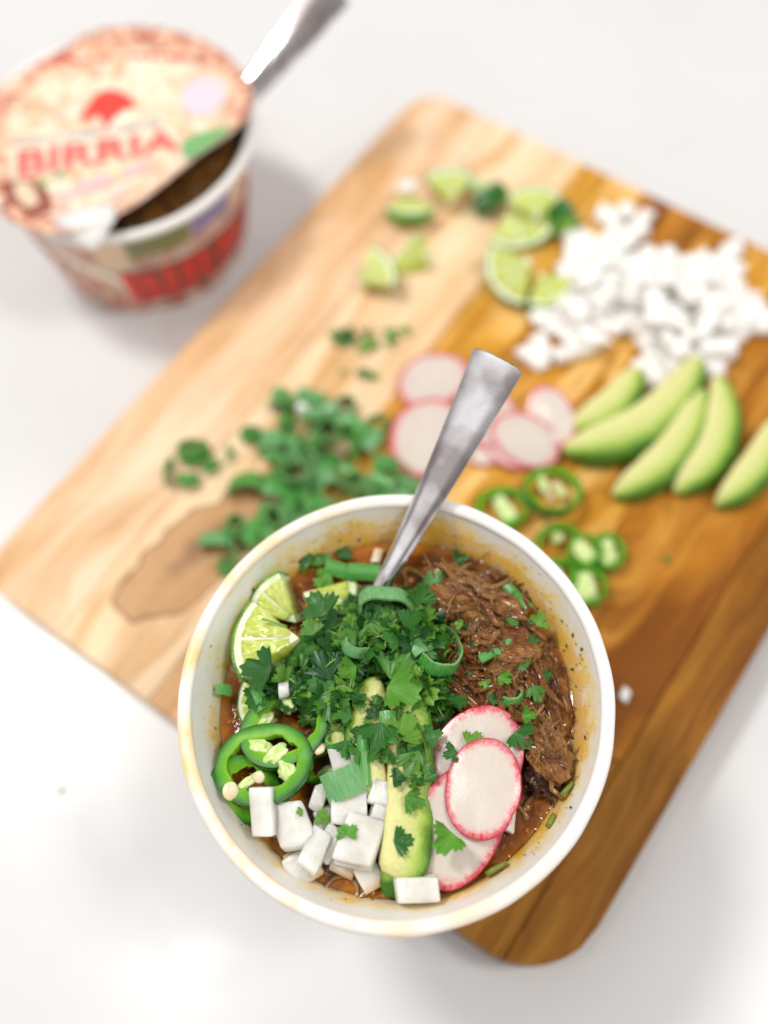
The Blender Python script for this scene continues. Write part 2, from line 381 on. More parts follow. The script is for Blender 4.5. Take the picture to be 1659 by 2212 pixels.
# printed packaging
k = NT('printed_lid', .4, .35)
v = k.co(); r = k.sep(v)
rad = k.ma('SQRT', k.ma('ADD', k.ma('POWER', r[0], 2.0), k.ma('POWER', r[1], 2.0)))
a = k.noise(v, .55, 3, .55, 1.5); b = k.noise(v, 1.6, 2, .5, 1.0)
inn = k.ramp(a, [(.38, (.74, .38, .20)), (.46, (.82, .60, .36)), (.54, (.84, .76, .56))]); inn = k.mix(k.mr(b, .52, .60, 0, .7), inn, (.84, .78, .64)); inn = k.mix(k.mr(k.noise(v, 1.1, 2, .5, 2.0), .55, .62, 0, .6), inn, (.80, .50, .30))
out = k.ramp(b, [(.38, (.40, .08, .04)), (.48, (.66, .24, .12)), (.60, (.86, .62, .40))])
e = k.ma('ADD', rad, k.ma('MULTIPLY', k.ma('SUBTRACT', a, .5), 3.0))
c = k.mix(k.mr(e, 4.7, 5.3, 0, 1), inn, out); c = k.mix(k.mr(k.noise(v, 2.6, 2), .54, .62, 0, .45), c, (.62, .36, .24)); k.base(k.mix(.12, c, (.6, .6, .6))); M['lid'] = k.m
k = NT('printed_cup', .4, .4)
v = k.co(); r = k.sep(v); a = k.noise(v, .6, 3, .55, 1.0); b = k.noise(v, 1.7, 2, .5, .8)
c = k.ramp(a, [(.36, (.42, .13, .08)), (.45, (.68, .34, .22)), (.55, (.78, .58, .46)), (.66, (.84, .74, .62))])
c = k.mix(k.mr(b, .55, .61, 0, .75), c, (.50, .06, .03)); c = k.mix(k.mr(k.noise(v, 2.8, 2), .54, .6, 0, .6), c, (.16, .07, .05))
c = k.mix(k.mr(r[2], 5.9, 6.3, 0, 1), c, (.80, .74, .68)); k.base(c); M['cup_print'] = k.m
for nme, c in dict(red=(.74, .045, .03), pinkred=(.80, .10, .09), deepred=(.62, .015, .01), green=(.16, .42, .14), olive=(.20, .22, .09), purple=(.24, .22, .46), lavender=(.68, .60, .68), cream=(.90, .84, .66), pink=(.82, .48, .48), grey=(.42, .43, .48), palegrey=(.58, .56, .55), lime=(.58, .68, .14), palegreen=(.62, .72, .38), brown=(.28, .07, .04), tan=(.72, .56, .38)).items():
    M['ink_' + nme] = plain('ink_' + nme, c, .45)

# ================================================================== setting
mk('countertop', [(-260, -200, 0), (260, -200, 0), (260, 320, 0), (-260, 320, 0), (-260, -200, -3), (260, -200, -3), (260, 320, -3), (-260, 320, -3)],
   [(0, 1, 2, 3), (4, 7, 6, 5), (0, 4, 5, 1), (1, 5, 6, 2), (2, 6, 7, 3), (3, 7, 4, 0)], M['counter'], smooth=False)['kind'] = 'structure'

# ================================================================== cutting board
BW, BL, BT = 27.67, 32.73, 2.0
board = empty('cutting_board', (-18.731, 15.719, 0), 'large wooden cutting board of pale and brown planks lying under the bowl', 'cutting board', rot=(0, 0, math.atan2(-.5591, .8291)))
RC = {(0, 0): 1.2, (0, 1): 1.7, (1, 0): 2.9, (1, 1): 2.0}
def uend(v, hi):
    r0 = RC[(0, hi)]; r1 = RC[(1, hi)]; o = 0
    if v < r0: o = r0 - math.sqrt(max(0, r0 * r0 - (r0 - v) ** 2))
    if v > BW - r1: o = r1 - math.sqrt(max(0, r1 * r1 - (v - BW + r1) ** 2))
    return BL - o if hi else o
pale = ((.90, .70, .47), (.84, .60, .36), (.66, .39, .17))
palepink = ((.88, .67, .47), (.80, .54, .33), (.60, .33, .13))
honey = ((.88, .56, .20), (.66, .33, .04), (.44, .18, .015))
amber = ((.70, .37, .06), (.50, .215, .018), (.25, .085, .008))
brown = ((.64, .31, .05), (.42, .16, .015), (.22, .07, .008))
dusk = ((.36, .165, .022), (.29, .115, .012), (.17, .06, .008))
planks = [(0, 4.6, [(0, BL, palepink, 1)]),
          (4.6, 9.42, [(0, BL, pale, 3)]),
          (9.42, 12.9, [(0, 8.5, palepink, 4), (8.5, BL, honey, 5)]),
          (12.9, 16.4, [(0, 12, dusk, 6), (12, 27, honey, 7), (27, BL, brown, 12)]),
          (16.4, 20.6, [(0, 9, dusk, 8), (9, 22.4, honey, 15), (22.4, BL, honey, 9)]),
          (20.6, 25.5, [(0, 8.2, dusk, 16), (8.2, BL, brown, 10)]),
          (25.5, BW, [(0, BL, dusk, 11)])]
for (v0, v1, segs) in planks:
    for (u0, u1, tones, sd) in segs:
        n = 12; lo = []; hi = []
        for i in range(n + 1):
            v = v0 + (v1 - v0) * i / n
            lo.append((v, max(u0, uend(v, 0)) if u0 == 0 else u0)); hi.append((v, uend(v, 1) if u1 == BL else u1))
        ring = lo + hi[::-1]
        cx = (v0 + v1) / 2; cy = (u0 + u1) / 2
        def ins(p, d):
            x = p[0] + (d if abs(p[0] - v0) < 1e-6 else -d if abs(p[0] - v1) < 1e-6 else 0)
            y = p[1] + (d if p[1] < cy else -d); return x, y
        V = []; m = len(ring)
        for (dd, zz) in ((.012, 0.0), (.012, BT - .10), (.03, BT - .03), (.075, BT)):
            V += [(*ins(p, dd), zz) for p in ring]
        Fc = [(r * m + i, r * m + (i + 1) % m, (r + 1) * m + (i + 1) % m, (r + 1) * m + i) for r in range(3) for i in range(m)]
        # top as strips
        for i in range(n): Fc.append((3 * m + i, 3 * m + i + 1, 3 * m + m - 2 - i, 3 * m + m - 1 - i))
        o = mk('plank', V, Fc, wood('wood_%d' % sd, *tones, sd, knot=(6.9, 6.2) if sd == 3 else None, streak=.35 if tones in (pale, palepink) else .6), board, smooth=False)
# ================================================================== paper bowl
BX, BY, KY, RZ = -1.055, 8.181, 1.025, 11.3
bowl = empty('paper_bowl', (BX, BY, BT), 'white paper bowl of birria soup standing on the board with orange-stained rim', 'bowl')
zr = RZ - BT
V, Fc = lathe([(3.7, .35), (3.9, .02), (4.05, .0), (4.12, .25), (4.7, 3.2), (5.25, 6.2), (5.62, 8.1), (5.98, zr - .3)], 160, 0, 0, KY, .004)
mk('outer_wall', V, Fc, M['paper'], bowl)
V, Fc = lathe([(.01, .5), (3.7, .5), (3.78, .7), (4.4, 3.6), (4.95, 6.3), (5.22, zr - 1.9), (5.34, zr - 1.4), (5.56, zr - .95), (5.76, zr - .5), (5.90, zr - .15), (5.96, zr + .02)], 192, 0, 0, KY, .004)
mk('inner_wall', V, Fc, M['bowl_in'], bowl)
mk('bottom', *lathe([(.01, .36), (3.72, .36)], 48, 0, 0, KY), M['paper'], bowl)
prof = [(6.135 + .215 * math.cos(a), zr - .02 + .20 * math.sin(a)) for a in [math.radians(q) for q in range(-150, 206, 22)]]
V, Fc = lathe(prof, 192, 0, 0, KY, .006, 2)
V = [(x * (1 + .0035 * nz(x, y, 0, .9, 4)), y * (1 + .0035 * nz(x, y, 0, .9, 4)), z + .03 * nz(x, y, 0, .6, 3)) for x, y, z in V]
mk('rolled_rim', V, Fc, M['bowl_rim'], bowl)
SZ = 9.9                                      # liquid level
# broth surface with ripples
V = []; Fc = []; nr, ns = 26, 96
for i in range(nr + 1):
    r = 5.33 * i / nr
    for j in range(ns):
        a = 2 * math.pi * j / ns; x = r * math.cos(a); y = KY * r * math.sin(a)
        V.append((x, y, .05 * nz(x, y, 0, .9, 1) * (1 if i < nr else 0) + (.05 if i == nr else 0)))
    if i:
        for j in range(ns): Fc.append(((i - 1) * ns + j, i * ns + j, i * ns + (j + 1) % ns, (i - 1) * ns + (j + 1) % ns))
tag(mk('broth', V, Fc, M['broth'], loc=(BX, BY, SZ)), 'dark orange broth filling the paper bowl around the toppings', 'broth')
parts = []
for _ in range(230):
    a = ru(0, 6.28); r = 5.2 * math.sqrt(ru(.25, 1)); q = ru(.02, .075) if rnd() < .85 else ru(.07, .14)
    x = r * math.cos(a); y = KY * r * math.sin(a); vv = [(x, y, q * .55 + .02)]; ff = []
    for k_ in range(3):
        rr = q * (.5, .86, 1.0)[k_]; h = q * (.48, .26, 0)[k_]
        vv += [(x + rr * math.cos(t * math.pi / 5), y + rr * math.sin(t * math.pi / 5), h + .01) for t in range(10)]
    ff += [(0, 1 + t, 1 + (t + 1) % 10) for t in range(10)]
    for k_ in range(2): ff += [(1 + k_ * 10 + t, 11 + k_ * 10 + t, 11 + k_ * 10 + (t + 1) % 10, 1 + k_ * 10 + (t + 1) % 10) for t in range(10)]
    parts.append((vv, ff))
tag(mk('oil_droplets', *join(parts), M['oil'], loc=(BX, BY, SZ + .03)), 'glossy oil droplets floating on the broth', 'oil droplets', kind='stuff')
# herb flecks stuck to the inner wall
parts = []
def wall_pt(a, z):
    r = 5.34 + (z - SZ) * .42 - .02
    return Vector((BX + r * math.cos(a), BY + KY * r * math.sin(a), z))
for _ in range(170):
    a = ru(-1.0, 2.6) if rnd() < .75 else ru(0, 6.28); z = SZ + .05 + 1.15 * rnd() ** 1.8; q = ru(.010, .026) if rnd() < .85 else ru(.03, .055)
    p = wall_pt(a, z); tz = Vector((math.cos(a) * .39, math.sin(a) * .39, .92)); tt = Vector((-math.sin(a), math.cos(a), 0)); nn = Vector((-math.cos(a), -math.sin(a), .4))
    th = ru(0, 3.1); A = (tz * math.cos(th) + tt * math.sin(th)) * q * ru(1, 2.2); B = (tt * math.cos(th) - tz * math.sin(th)) * q
    parts.append(([p + A, p + B, p - A, p - B, p + nn * .03], [(0, 1, 4), (1, 2, 4), (2, 3, 4), (3, 0, 4)]))
tag(mk('herb_flecks', *join(parts), M['herb'], smooth=False), 'tiny dark herb flecks stuck to the inner wall of the bowl', 'herb flecks', kind='stuff')

# ================================================================== builders of food
LEAVES = []
def leaf_mesh(seed, mat, R=1.0, cut=False, span=112):
    """a cilantro leaflet: fan of toothed lobes, pleated along the veins"""
    rs = random.Random(seed); n = 48; rows = 5
    V = [(0, 0, 0)]; UV = [(0, 0)]; Fc = []
    curl = rs.uniform(-.5, .7); fold = rs.uniform(.0, .35); bend = rs.uniform(-.9, .9); asym = rs.uniform(-.12, .12); tw = rs.uniform(-.5, .5)
    sp = math.radians(rs.uniform(62, 95) if not cut else rs.uniform(28, 50))
    off = 0 if not cut else rs.uniform(-.6, .6)
    c1 = rs.uniform(.52, .62); c2 = rs.uniform(.52, .62); dn = rs.uniform(.30, .52)
    lob = [(-.68 - rs.uniform(0, .05), .36, rs.uniform(.72, .85)), (0, .36, 1.0), (.68 + rs.uniform(0, .05), .36, rs.uniform(.72, .85))]
    for j in range(n + 1):
        t = j / n * 2 - 1; th = t * sp + off
        r = 1.0 - dn
        for (lc, lw, lr) in lob:
            u = abs(t - lc) / lw
            if u < 1:
                k_ = (1 - u ** 2.2) ** .6; r = max(r, (1 - dn) + (lr - (1 - dn)) * k_ + .17 * k_ ** .5 * (1 - abs(((t - lc) / lw * 1.75 + .5) % 1 * 2 - 1)) - .06)
        r *= 1 + asym * t
        if abs(t) > .93: r *= 1 - .35 * (abs(t) - .93) / .07
        if cut: r = min(r, .62 + .25 * math.sin(t * 2 + seed))
        for i in range(1, rows + 1):
            q = i / rows; rr = r * q if i >= rows - 1 else (.7 * r + .3 * .72) * q
            x = rr * math.cos(th); y = rr * math.sin(th)
            z = fold * abs(y) * .7 + curl * q * q * .6 + .035 * math.cos(t * math.pi * 3) * q + bend * y * y * .7 + tw * x * y + .09 * nz(x, y, 0, 2.0, seed) + .03 * nz(x, y, 0, 6, seed)
            V.append((x * R, y * R, z * R)); UV.append((j / n, q))
    for j in range(n):
        a = 1 + j * rows; b = a + rows
        Fc.append((0, a, b))
        for i in range(rows - 1): Fc.append((a + i, a + i + 1, b + i + 1, b + i))
    o = mk('cilantro_leaf', V, Fc, mat, uv=UV); me = o.data; bpy.data.objects.remove(o); return me
LEAF = [leaf_mesh(s, M['leaf']) for s in range(10)] + [leaf_mesh(50 + s, M['leaf'], cut=True) for s in range(5)]
LEAFB = [leaf_mesh(100 + s, M['leaf_bright']) for s in range(5)]
def leaf_obj(me, loc, rot, size, parent=None, name='cilantro_leaf'):
    o = bpy.data.objects.new(name, me); col.objects.link(o); o.parent = parent
    o.location = Vector(loc) * S; o.rotation_euler = rot; o.scale = (size, size, size); return o
def rbox(w, l, h, r=.08, bend=0.0, jit=.055, taper=0.0, seed=0):
    P = [-1, -.82, -.3, .3, .82, 1]; V = []; idx = {}; Fc = []
    rs = random.Random(seed); cj = {}
    def vid(i, j, k):
        key = (i, j, k)
        if key in idx: return idx[key]
        q = Vector((P[i] * w / 2, P[j] * l / 2, P[k] * h / 2))
        inner = Vector((max(-w / 2 + r, min(w / 2 - r, q.x)), max(-l / 2 + r, min(l / 2 - r, q.y)), max(-h / 2 + r, min(h / 2 - r, q.z))))
        d = q - inner
        if d.length > 1e-6: q = inner + d.normalized() * r
        # shear corners unevenly, as a knife does
        q.x += jit * w * (q.y / l) * cj.setdefault('a', rs.uniform(-4, 4)); q.x *= 1 + taper * q.y / l
        q.y += jit * l * (q.z / h) * cj.setdefault('b', rs.uniform(-4, 4)) * .6 + jit * l * (q.x / w) * cj.setdefault('c', rs.uniform(-3, 3))
        q.z += bend * (1 - (2 * q.x / w) ** 2) * h + .025 * nz(q.x, q.y, q.z, 2.2, seed)
        q.x += .03 * nz(q.x, q.y, q.z, 1.7, seed + 9)
        idx[key] = len(V); V.append(q); return idx[key]
    n = 5
    for a in range(n):
        for b in range(n):
            for (f, s_) in (((lambda i, j: (i, j, n)), 1), ((lambda i, j: (i, j, 0)), -1), ((lambda i, j: (i, 0, j)), 1), ((lambda i, j: (i, n, j)), -1), ((lambda i, j: (n, i, j)), 1), ((lambda i, j: (0, i, j)), -1)):
                q = [vid(*f(a, b)), vid(*f(a + 1, b)), vid(*f(a + 1, b + 1)), vid(*f(a, b + 1))]
                Fc.append(tuple(q if s_ > 0 else q[::-1]))
    return V, Fc
def onion(px, py, z, w, l, h, a, label, ax=0, ay=0, bend=.25, group=None, seed=None, taper=0.0, jit=.06, name='onion_piece'):
    w *= .92; l *= .92; sd = seed if seed is not None else int(px); rs = random.Random(sd)
    o = empty(name, at(px, py, z), label, 'onion', group, tilt(ang(px, py, z, a) - math.pi / 2, ax, ay))
    top = .5 if h > .45 else .99                     # two layers of the bulb that have begun to part
    V, Fc = rbox(w, l, h * top, min(.05, h * .2), bend, jit, taper, sd); dz = h * (1 - top) / 2
    mk('onion_layer', [(x, y, z_ + dz) for x, y, z_ in V], Fc, M['onion'], o)
    if top < .9:
        V, Fc = rbox(w * rs.uniform(.97, 1.06), l * rs.uniform(.95, 1.05), h * .48, min(.05, h * .2), bend, jit, taper, sd); ox, oy = rs.uniform(-.06, .06), rs.uniform(-.06, .06)
        q = mk('onion_layer', [(x + ox, y + oy, z_ - h * .26) for x, y, z_ in V], Fc, M['onion'], o); q.rotation_euler = (0, 0, rs.uniform(-.05, .05))
    return o
def band(pts, h, th, closed, mats, name, parent=None, lean=0.0):
    """upright ribbon of scallion wall following pts in plan"""
    n = len(pts); V = []; UV = []; Fc = []; mi = []; rows = 3
    for i, p in enumerate(pts):
        a = pts[(i - 1) % n] if closed or i > 0 else p; b = pts[(i + 1) % n] if closed or i < n - 1 else p
        dx, dy = b[0] - a[0], b[1] - a[1]; L = math.hypot(dx, dy) or 1; nx, ny = dy / L, -dx / L
        hh = h[i] if isinstance(h, list) else h
        for s_ in (1, -1):
            for r_ in range(rows):
                q = r_ / (rows - 1); z = (q - .5) * hh; bulge = .05 * math.sin(q * math.pi)
                o = s_ * th / 2 + bulge
                V.append((p[0] + nx * o + nx * lean * z, p[1] + ny * o + ny * lean * z, z)); UV.append((i / n, q))
    m = 2 * rows
    for i in range(n if closed else n - 1):
        a = i * m; b = ((i + 1) % n) * m
        for r_ in range(rows - 1):
            Fc.append((a + r_, b + r_, b + r_ + 1, a + r_ + 1)); mi.append(0)
            Fc.append((a + rows + r_, a + rows + r_ + 1, b + rows + r_ + 1, b + rows + r_)); mi.append(1)
        Fc.append((a + rows - 1, b + rows - 1, b + 2 * rows - 1, a + 2 * rows - 1)); mi.append(2)
        Fc.append((a, a + rows, b + rows, b)); mi.append(2)
    if not closed:
        for a in (0, (n - 1) * m):
            for r_ in range(rows - 1): Fc.append((a + r_, a + r_ + 1, a + rows + r_ + 1, a + rows + r_)); mi.append(2)
    return mk(name, V, Fc, mats, parent, mi=mi, uv=UV)
def ring_pts(a, b, n=26, a0=0, a1=360, seed=0, wob=.12):
    cl = a1 - a0 >= 359; out = []
    for i in range(n):
        t = math.radians(a0 + (a1 - a0) * i / (n if cl else n - 1))
        q = 1 + wob * 2.0 * nz(math.cos(t), math.sin(t), 0, 1.1, seed) + .05 * nz(math.cos(t) * 3, math.sin(t) * 3, 0, 1.1, seed)
        out.append((a * q * math.cos(t), b * q * math.sin(t)))
    return out
SC = [M['scal_out'], M['scal_in'], M['scal_in']]; SCB = [M['scal_blue'], M['scal_in'], M['scal_in']]
def scallion(px, py, z, a, b, h, rot, label, ax=0, ay=0, a0=0, a1=360, group=None, mats=None, seed=0, th=.08, wob=.12, name='scallion_ring'):
    o = band(ring_pts(a, b, 26, a0, a1, seed, wob), h, th, a1 - a0 >= 359, mats or SC, name)
    put(o, at(px, py, z), tilt(ang(px, py, z, rot), ax, ay)); return tag(o, label, 'scallion', group)
def radish(px, py, z, a, b, rot, label, ax=0, ay=0, th=.2, seed=0, wob=.06, dish=.0, group=None, notch=None):
    root = empty('radish_slice', at(px, py, z), label, 'radish', group, tilt(ang(px, py, z, rot), ax, ay))
    n = 64; rows = 9; V = []; UV = []; Fc = []
    def R(t):
        q = 1 + wob * nz(math.cos(t), math.sin(t), 0, 1.0, seed) + .012 * nz(math.cos(t) * 6, math.sin(t) * 6, 0, 1, seed)
        if notch:
            d = (t - notch[0] + math.pi) % (2 * math.pi) - math.pi; q += notch[1] * math.exp(-(d / notch[2]) ** 2)
        return q
    for s_ in (1, -1):
        base = len(V); V.append((0, 0, s_ * th / 2 + dish * 0)); UV.append((0, 0))
        for i in range(1, rows + 1):
            r = i / rows
            for j in range(n):
                t = 2 * math.pi * j / n; q = R(t) * r * .985; x, y = a * q * math.cos(t), b * q * math.sin(t)
                V.append((x, y, s_ * (th / 2 - (.03 if i == rows else 0)) + dish * r * r + .025 * nz(x, y, 0, 1.2, seed))); UV.append((r, j / n))
        for j in range(n):
            q = (base, base + 1 + j, base + 1 + (j + 1) % n); Fc.append(q if s_ > 0 else q[::-1])
            for i in range(rows - 1):
                A = base + 1 + i * n; B = A + n; f = (A + j, B + j, B + (j + 1) % n, A + (j + 1) % n); Fc.append(f if s_ > 0 else f[::-1])
    mk('radish_flesh', V, Fc, M['radish'], root, uv=UV)
    V = []; Fc = []
    for (q0, zz) in ((.982, th / 2 - .02), (1.0, th / 2 - .045), (1.006, 0), (1.0, -th / 2 + .03), (.982, -th / 2 + .02)):
        for j in range(n):
            t = 2 * math.pi * j / n; q = R(t) * q0; x, y = a * q * math.cos(t), b * q * math.sin(t)
            V.append((x, y, zz + dish + .025 * nz(x, y, 0, 1.2, seed)))
    for i in range(4):
        for j in range(n): Fc.append((i * n + j, (i + 1) * n + j, (i + 1) * n + (j + 1) % n, i * n + (j + 1) % n))
    mk('radish_skin', V, Fc, M['radish_skin'], root)
    return root
def avocado(p0, p1, z, bulge, w, th, label, ax=0, ay=0, group=None, roll=0.0, trim=(0, 1), z1=None, blunt=2.4, green=0.0):
    """crescent slice between two points; the skin side bows to the left of p0 -> p1 when bulge > 0"""
    A = at(*p0, z); B = at(*p1, z if z1 is None else z1); L = (B - A).length; C = (A + B) / 2
    V = []; UV = []; Fc = []; n = 30; m = 14
    for i in range(n + 1):
        t = trim[0] + (trim[1] - trim[0]) * i / n; s_ = 2 * t - 1
        x = s_ * L / 2; y = bulge * (1 - s_ * s_) - bulge * .5; dy = -bulge * 2 * s_ * 2 / L
        N = Vector((-dy, 1, 0)).normalized()
        ww = w / 2 * max(.02, (1 - abs(s_) ** blunt)) ** .55
        tt = th / 2 * max(.02, (1 - abs(s_) ** (blunt + 1))) ** .5
        for j in range(m):
            a = 2 * math.pi * j / m; ca, sa_ = math.cos(a), math.sin(a)
            o = ww * math.copysign(abs(ca) ** .6, ca); zz = tt * math.copysign(abs(sa_) ** .42, sa_) * (1 + .18 * ca)
            q = Vector((x, y, 0)) + N * o + Vector((0, 0, zz)); q.z += .05 * nz(q.x, q.y, q.z, 1.5, L); q.y += .05 * nz(q.x, q.y, q.z, 1.3, L + 4); q.y += roll * zz
            V.append(q); UV.append((green + .5 + (.5 * math.copysign(abs(ca) ** .6, ca)) * (1 if bulge > 0 else -1), t))
    for i in range(n):
        for j in range(m): Fc.append((i * m + j, (i + 1) * m + j, (i + 1) * m + (j + 1) % m, i * m + (j + 1) % m))
    Fc.append(tuple(range(m))); Fc.append(tuple(n * m + j for j in range(m - 1, -1, -1)))
    o = mk('avocado_slice', V, Fc, M['avocado'], uv=UV)
    d = B - A; put(o, C, tilt(math.atan2(d.y, d.x), ax, ay)); return tag(o, label, 'avocado', group)
def blob(rx, ry, rz, seed, amp=.18, n=10, m=14):
    V = []; Fc = []
    for i in range(n + 1):
        th = math.pi * i / n
        for j in range(m):
            a = 2 * math.pi * j / m; x, y, z = math.sin(th) * math.cos(a), math.sin(th) * math.sin(a), math.cos(th)
            q = 1 + amp * nz(x, y, z, 1.6, seed); V.append((x * rx * q, y * ry * q, z * rz * q))
    for i in range(n):
        for j in range(m): Fc.append((i * m + j, (i + 1) * m + j, (i + 1) * m + (j + 1) % m, i * m + (j + 1) % m))
    return V, Fc
SEED = None
def jalapeno(px, py, z, a, b, h, wt, rot, label, ax=0, ay=0, group=None, seed=0, piths=(), seeds=(), wob=.07, membrane=False):
    root = empty('jalapeno_slice', at(px, py, z), label, 'jalapeno', group, tilt(ang(px, py, z, rot), ax, ay))
    n = 56; V = []; UV = []; Fc = []; mi = []
    prof = [(1.0, -.45, 1.0), (1.005, 0, 1.0), (1.0, .46, 1.0), (.985, .5, .95), (.9, .505, .72), (.6, .50, .4), (.2, .48, .15), (.06, .42, .05), (0, .1, 0), (.05, -.4, .05), (.2, -.5, .2), (.9, -.5, .8), (.985, -.48, .97)]
    m = len(prof)
    for j in range(n):
        t = 2 * math.pi * j / n; c, s_ = math.cos(t), math.sin(t)
        q = 1 + wob * nz(c, s_, 0, 1.0, seed); qi = 1 + .45 * nz(c, s_, 0, 1.5, seed + 5) + .16 * nz(c * 4, s_ * 4, 0, 1.5, seed + 2)
        for (f, zz, u) in prof:
            k_ = wt * qi * (1 - f); V.append(((a * q - k_) * c, (b * q - k_) * s_, zz * h + .02 * nz(c * 3, s_ * 3, zz, 1, seed))); UV.append((u, j / n))
    for j in range(n):
        for i in range(m):
            i2 = (i + 1) % m; Fc.append((j * m + i, ((j + 1) % n) * m + i, ((j + 1) % n) * m + i2, j * m + i2)); mi.append(1 if i < 3 or i == m - 1 else 0)
    mk('pepper_wall', V, Fc, [M['jal'], M['jal_skin']], root, mi=mi, uv=UV)
    for (x, y, rx, ry, ro) in piths:
        o = mk('pith', *blob(rx, ry, h * .34, x * 3 + y, .55, 14, 22), M['jal_pith'], root); o.location = Vector((x, y, .03)) * S; o.rotation_euler = (0, 0, math.radians(ro))
    for (x, y, zz, ro) in seeds:
        o = mk('seed', *blob(.17, .14, .06, x + y, .12, 8, 12), M['seed'], root); o.location = Vector((x, y, zz)) * S; o.rotation_euler = (.3, -.25, ro)
    return root
def lime(px, py, z, R, half, T, rot, label, ax=0, ay=0, nseg=2, group=None, seed=0):
    root = empty('lime_wedge', at(px, py, z), label, 'lime', group, tilt(ang(px, py, z, rot), ax, ay))
    h = math.radians(half)
    def sector(r0, r1, a0, a1, z0, z1, nr, na, dome=0, bumpy=0, sph=True, sd=0):
        V = []; UV = []; Fc = []; top = []
        def rz(r, zz): return r * (math.sqrt(max(.05, 1 - (zz / (R * 1.15)) ** 2)) if sph else 1)
        for s_ in (1, 0):
            for i in range(nr + 1):
                for j in range(na + 1):
                    fr = i / nr; fa = j / na; r = r0 + (r1 - r0) * fr; a = a0 + (a1 - a0) * fa
                    ro = math.sin(min(1, fr * 5, (1 - fr) * 5, 1) * math.pi / 2) * math.sin(min(1, fa * 5, (1 - fa) * 5) * math.pi / 2)
                    zz = (z1 + dome * ro + bumpy * nz(r * 6 + sd, a * 9, 0, 1, seed)) if s_ else z0
                    rr = rz(r, zz if not s_ else 0)
                    V.append((rr * math.cos(a), rr * math.sin(a), zz)); UV.append((fr, fa))
        w_ = na + 1; o = (nr + 1) * w_
        for i in range(nr):
            for j in range(na):
                q = (i * w_ + j, (i + 1) * w_ + j, (i + 1) * w_ + j + 1, i * w_ + j + 1); Fc.append(q); Fc.append(tuple(x + o for x in q[::-1]))
        for j in range(na):
            Fc.append((j, j + 1, o + j + 1, o + j)); q = nr * w_; Fc.append((q + j, o + q + j, o + q + j + 1, q + j + 1))
        for i in range(nr):
            Fc.append((i * w_, o + i * w_, o + (i + 1) * w_, (i + 1) * w_)); q = na; Fc.append((i * w_ + q, (i + 1) * w_ + q, o + (i + 1) * w_ + q, o + i * w_ + q))
        return V, Fc, UV
    V, Fc, UV = sector(.02, R * .955, -h, h, -T, 0, 6, 16)
    mk('pith', V, Fc, M['lime_pith'], root, smooth=False)
    V, Fc, UV = sector(R * .955, R, -h - .01, h + .01, -T, -.005, 2, 24, dome=-.02)
    mk('rind', V, Fc, M['lime_rind'], root)
    st = 2 * h / nseg
    for q in range(nseg):
        a0 = -h + st * q + (.03 if q else -.008); a1 = -h + st * (q + 1) - (.03 if q < nseg - 1 else -.008)
        V, Fc, UV = sector(R * (.12 + .05 * rnd()), R * ru(.83, .86), a0, a1, -T * .985, .0, 14, 12, dome=.07, bumpy=.05, sd=q * 5)
        mk('pulp_segment', V, Fc, M['lime_pulp'], root, uv=UV)
    return root
def fibre_bundle(parent, guide, n, spread, flat, rad, mat, name='fibre', seed=0, big=14, jitter=.06):
    """strands of meat following a guide line; the largest ones are parts of their own"""
    rs = random.Random(seed); guide = [Vector(g) for g in guide]; small = []; suv = []
    def gp(t):
        t = max(0, min(.9999, t)) * (len(guide) - 1); i = int(t); f = t - i
        a = guide[max(0, i - 1)]; b = guide[i]; c = guide[i + 1]; d = guide[min(len(guide) - 1, i + 2)]
        return b * (1 - f) ** 2 * (1 + 2 * f) + c * f * f * (3 - 2 * f) + (c - a) * .5 * f * (1 - f) ** 2 - (d - b) * .5 * f * f * (1 - f)
    for k_ in range(n):
        t0 = rs.uniform(-.05, .45); t1 = min(1.1, t0 + rs.uniform(.2, .7)); t0 += rs.uniform(0, .25) * (k_ % 2); a = rs.uniform(0, 6.28); r = math.sqrt(rs.random())
        ox, oz = r * math.cos(a) * spread, r * math.sin(a) * spread * flat; ph = rs.uniform(0, 99); N = 16; pts = []; rr = []
        R0 = rad * (rs.uniform(1.6, 3.0) if k_ < big else rs.uniform(.5, 1.7))
        if k_ < big: oz = abs(oz) + spread * flat * .25
        for i in range(N):
            q = i / (N - 1); t = t0 + (t1 - t0) * q; p = gp(t); d = (gp(t + .02) - gp(t - .02)); d = d.normalized() if d.length > 1e-6 else Vector((1, 0, 0))
            s_ = Vector((d.y, -d.x, 0)); s_ = s_.normalized() if s_.length > 1e-6 else Vector((0, 1, 0))
            fr = abs(q - .5) * 2; j = jitter * (1.6 + 3.5 * fr ** 3)
            pts.append(p + s_ * (ox * (1 - .3 * math.sin(q * 3.1)) + j * 2.4 * nz(q * 2.2, ph, 0, 1, k_)) + Vector((0, 0, oz + j * 2.2 * nz(ph, q * 2.0, 3, 1, k_))))
            rr.append(R0 * (.35 + .65 * math.sin(math.pi * min(1, max(0, .08 + q * .84)))) * (1 + .3 * nz(q * 5, ph, 0, 1, 2)))
        tb = tube(pts, rr, 9, rs.uniform(.25, .6)); uv_ = [(i * .35 + ph, k2 / 9 * 2) for i in range(N) for k2 in range(9)]
        if k_ < big: mk('meat_strand', *tb, mat, parent, uv=uv_)
        else: small.append(tb); suv += uv_
    if small: tag(mk('fine_fibres', *join(small), mat, parent, uv=suv), kind='stuff')

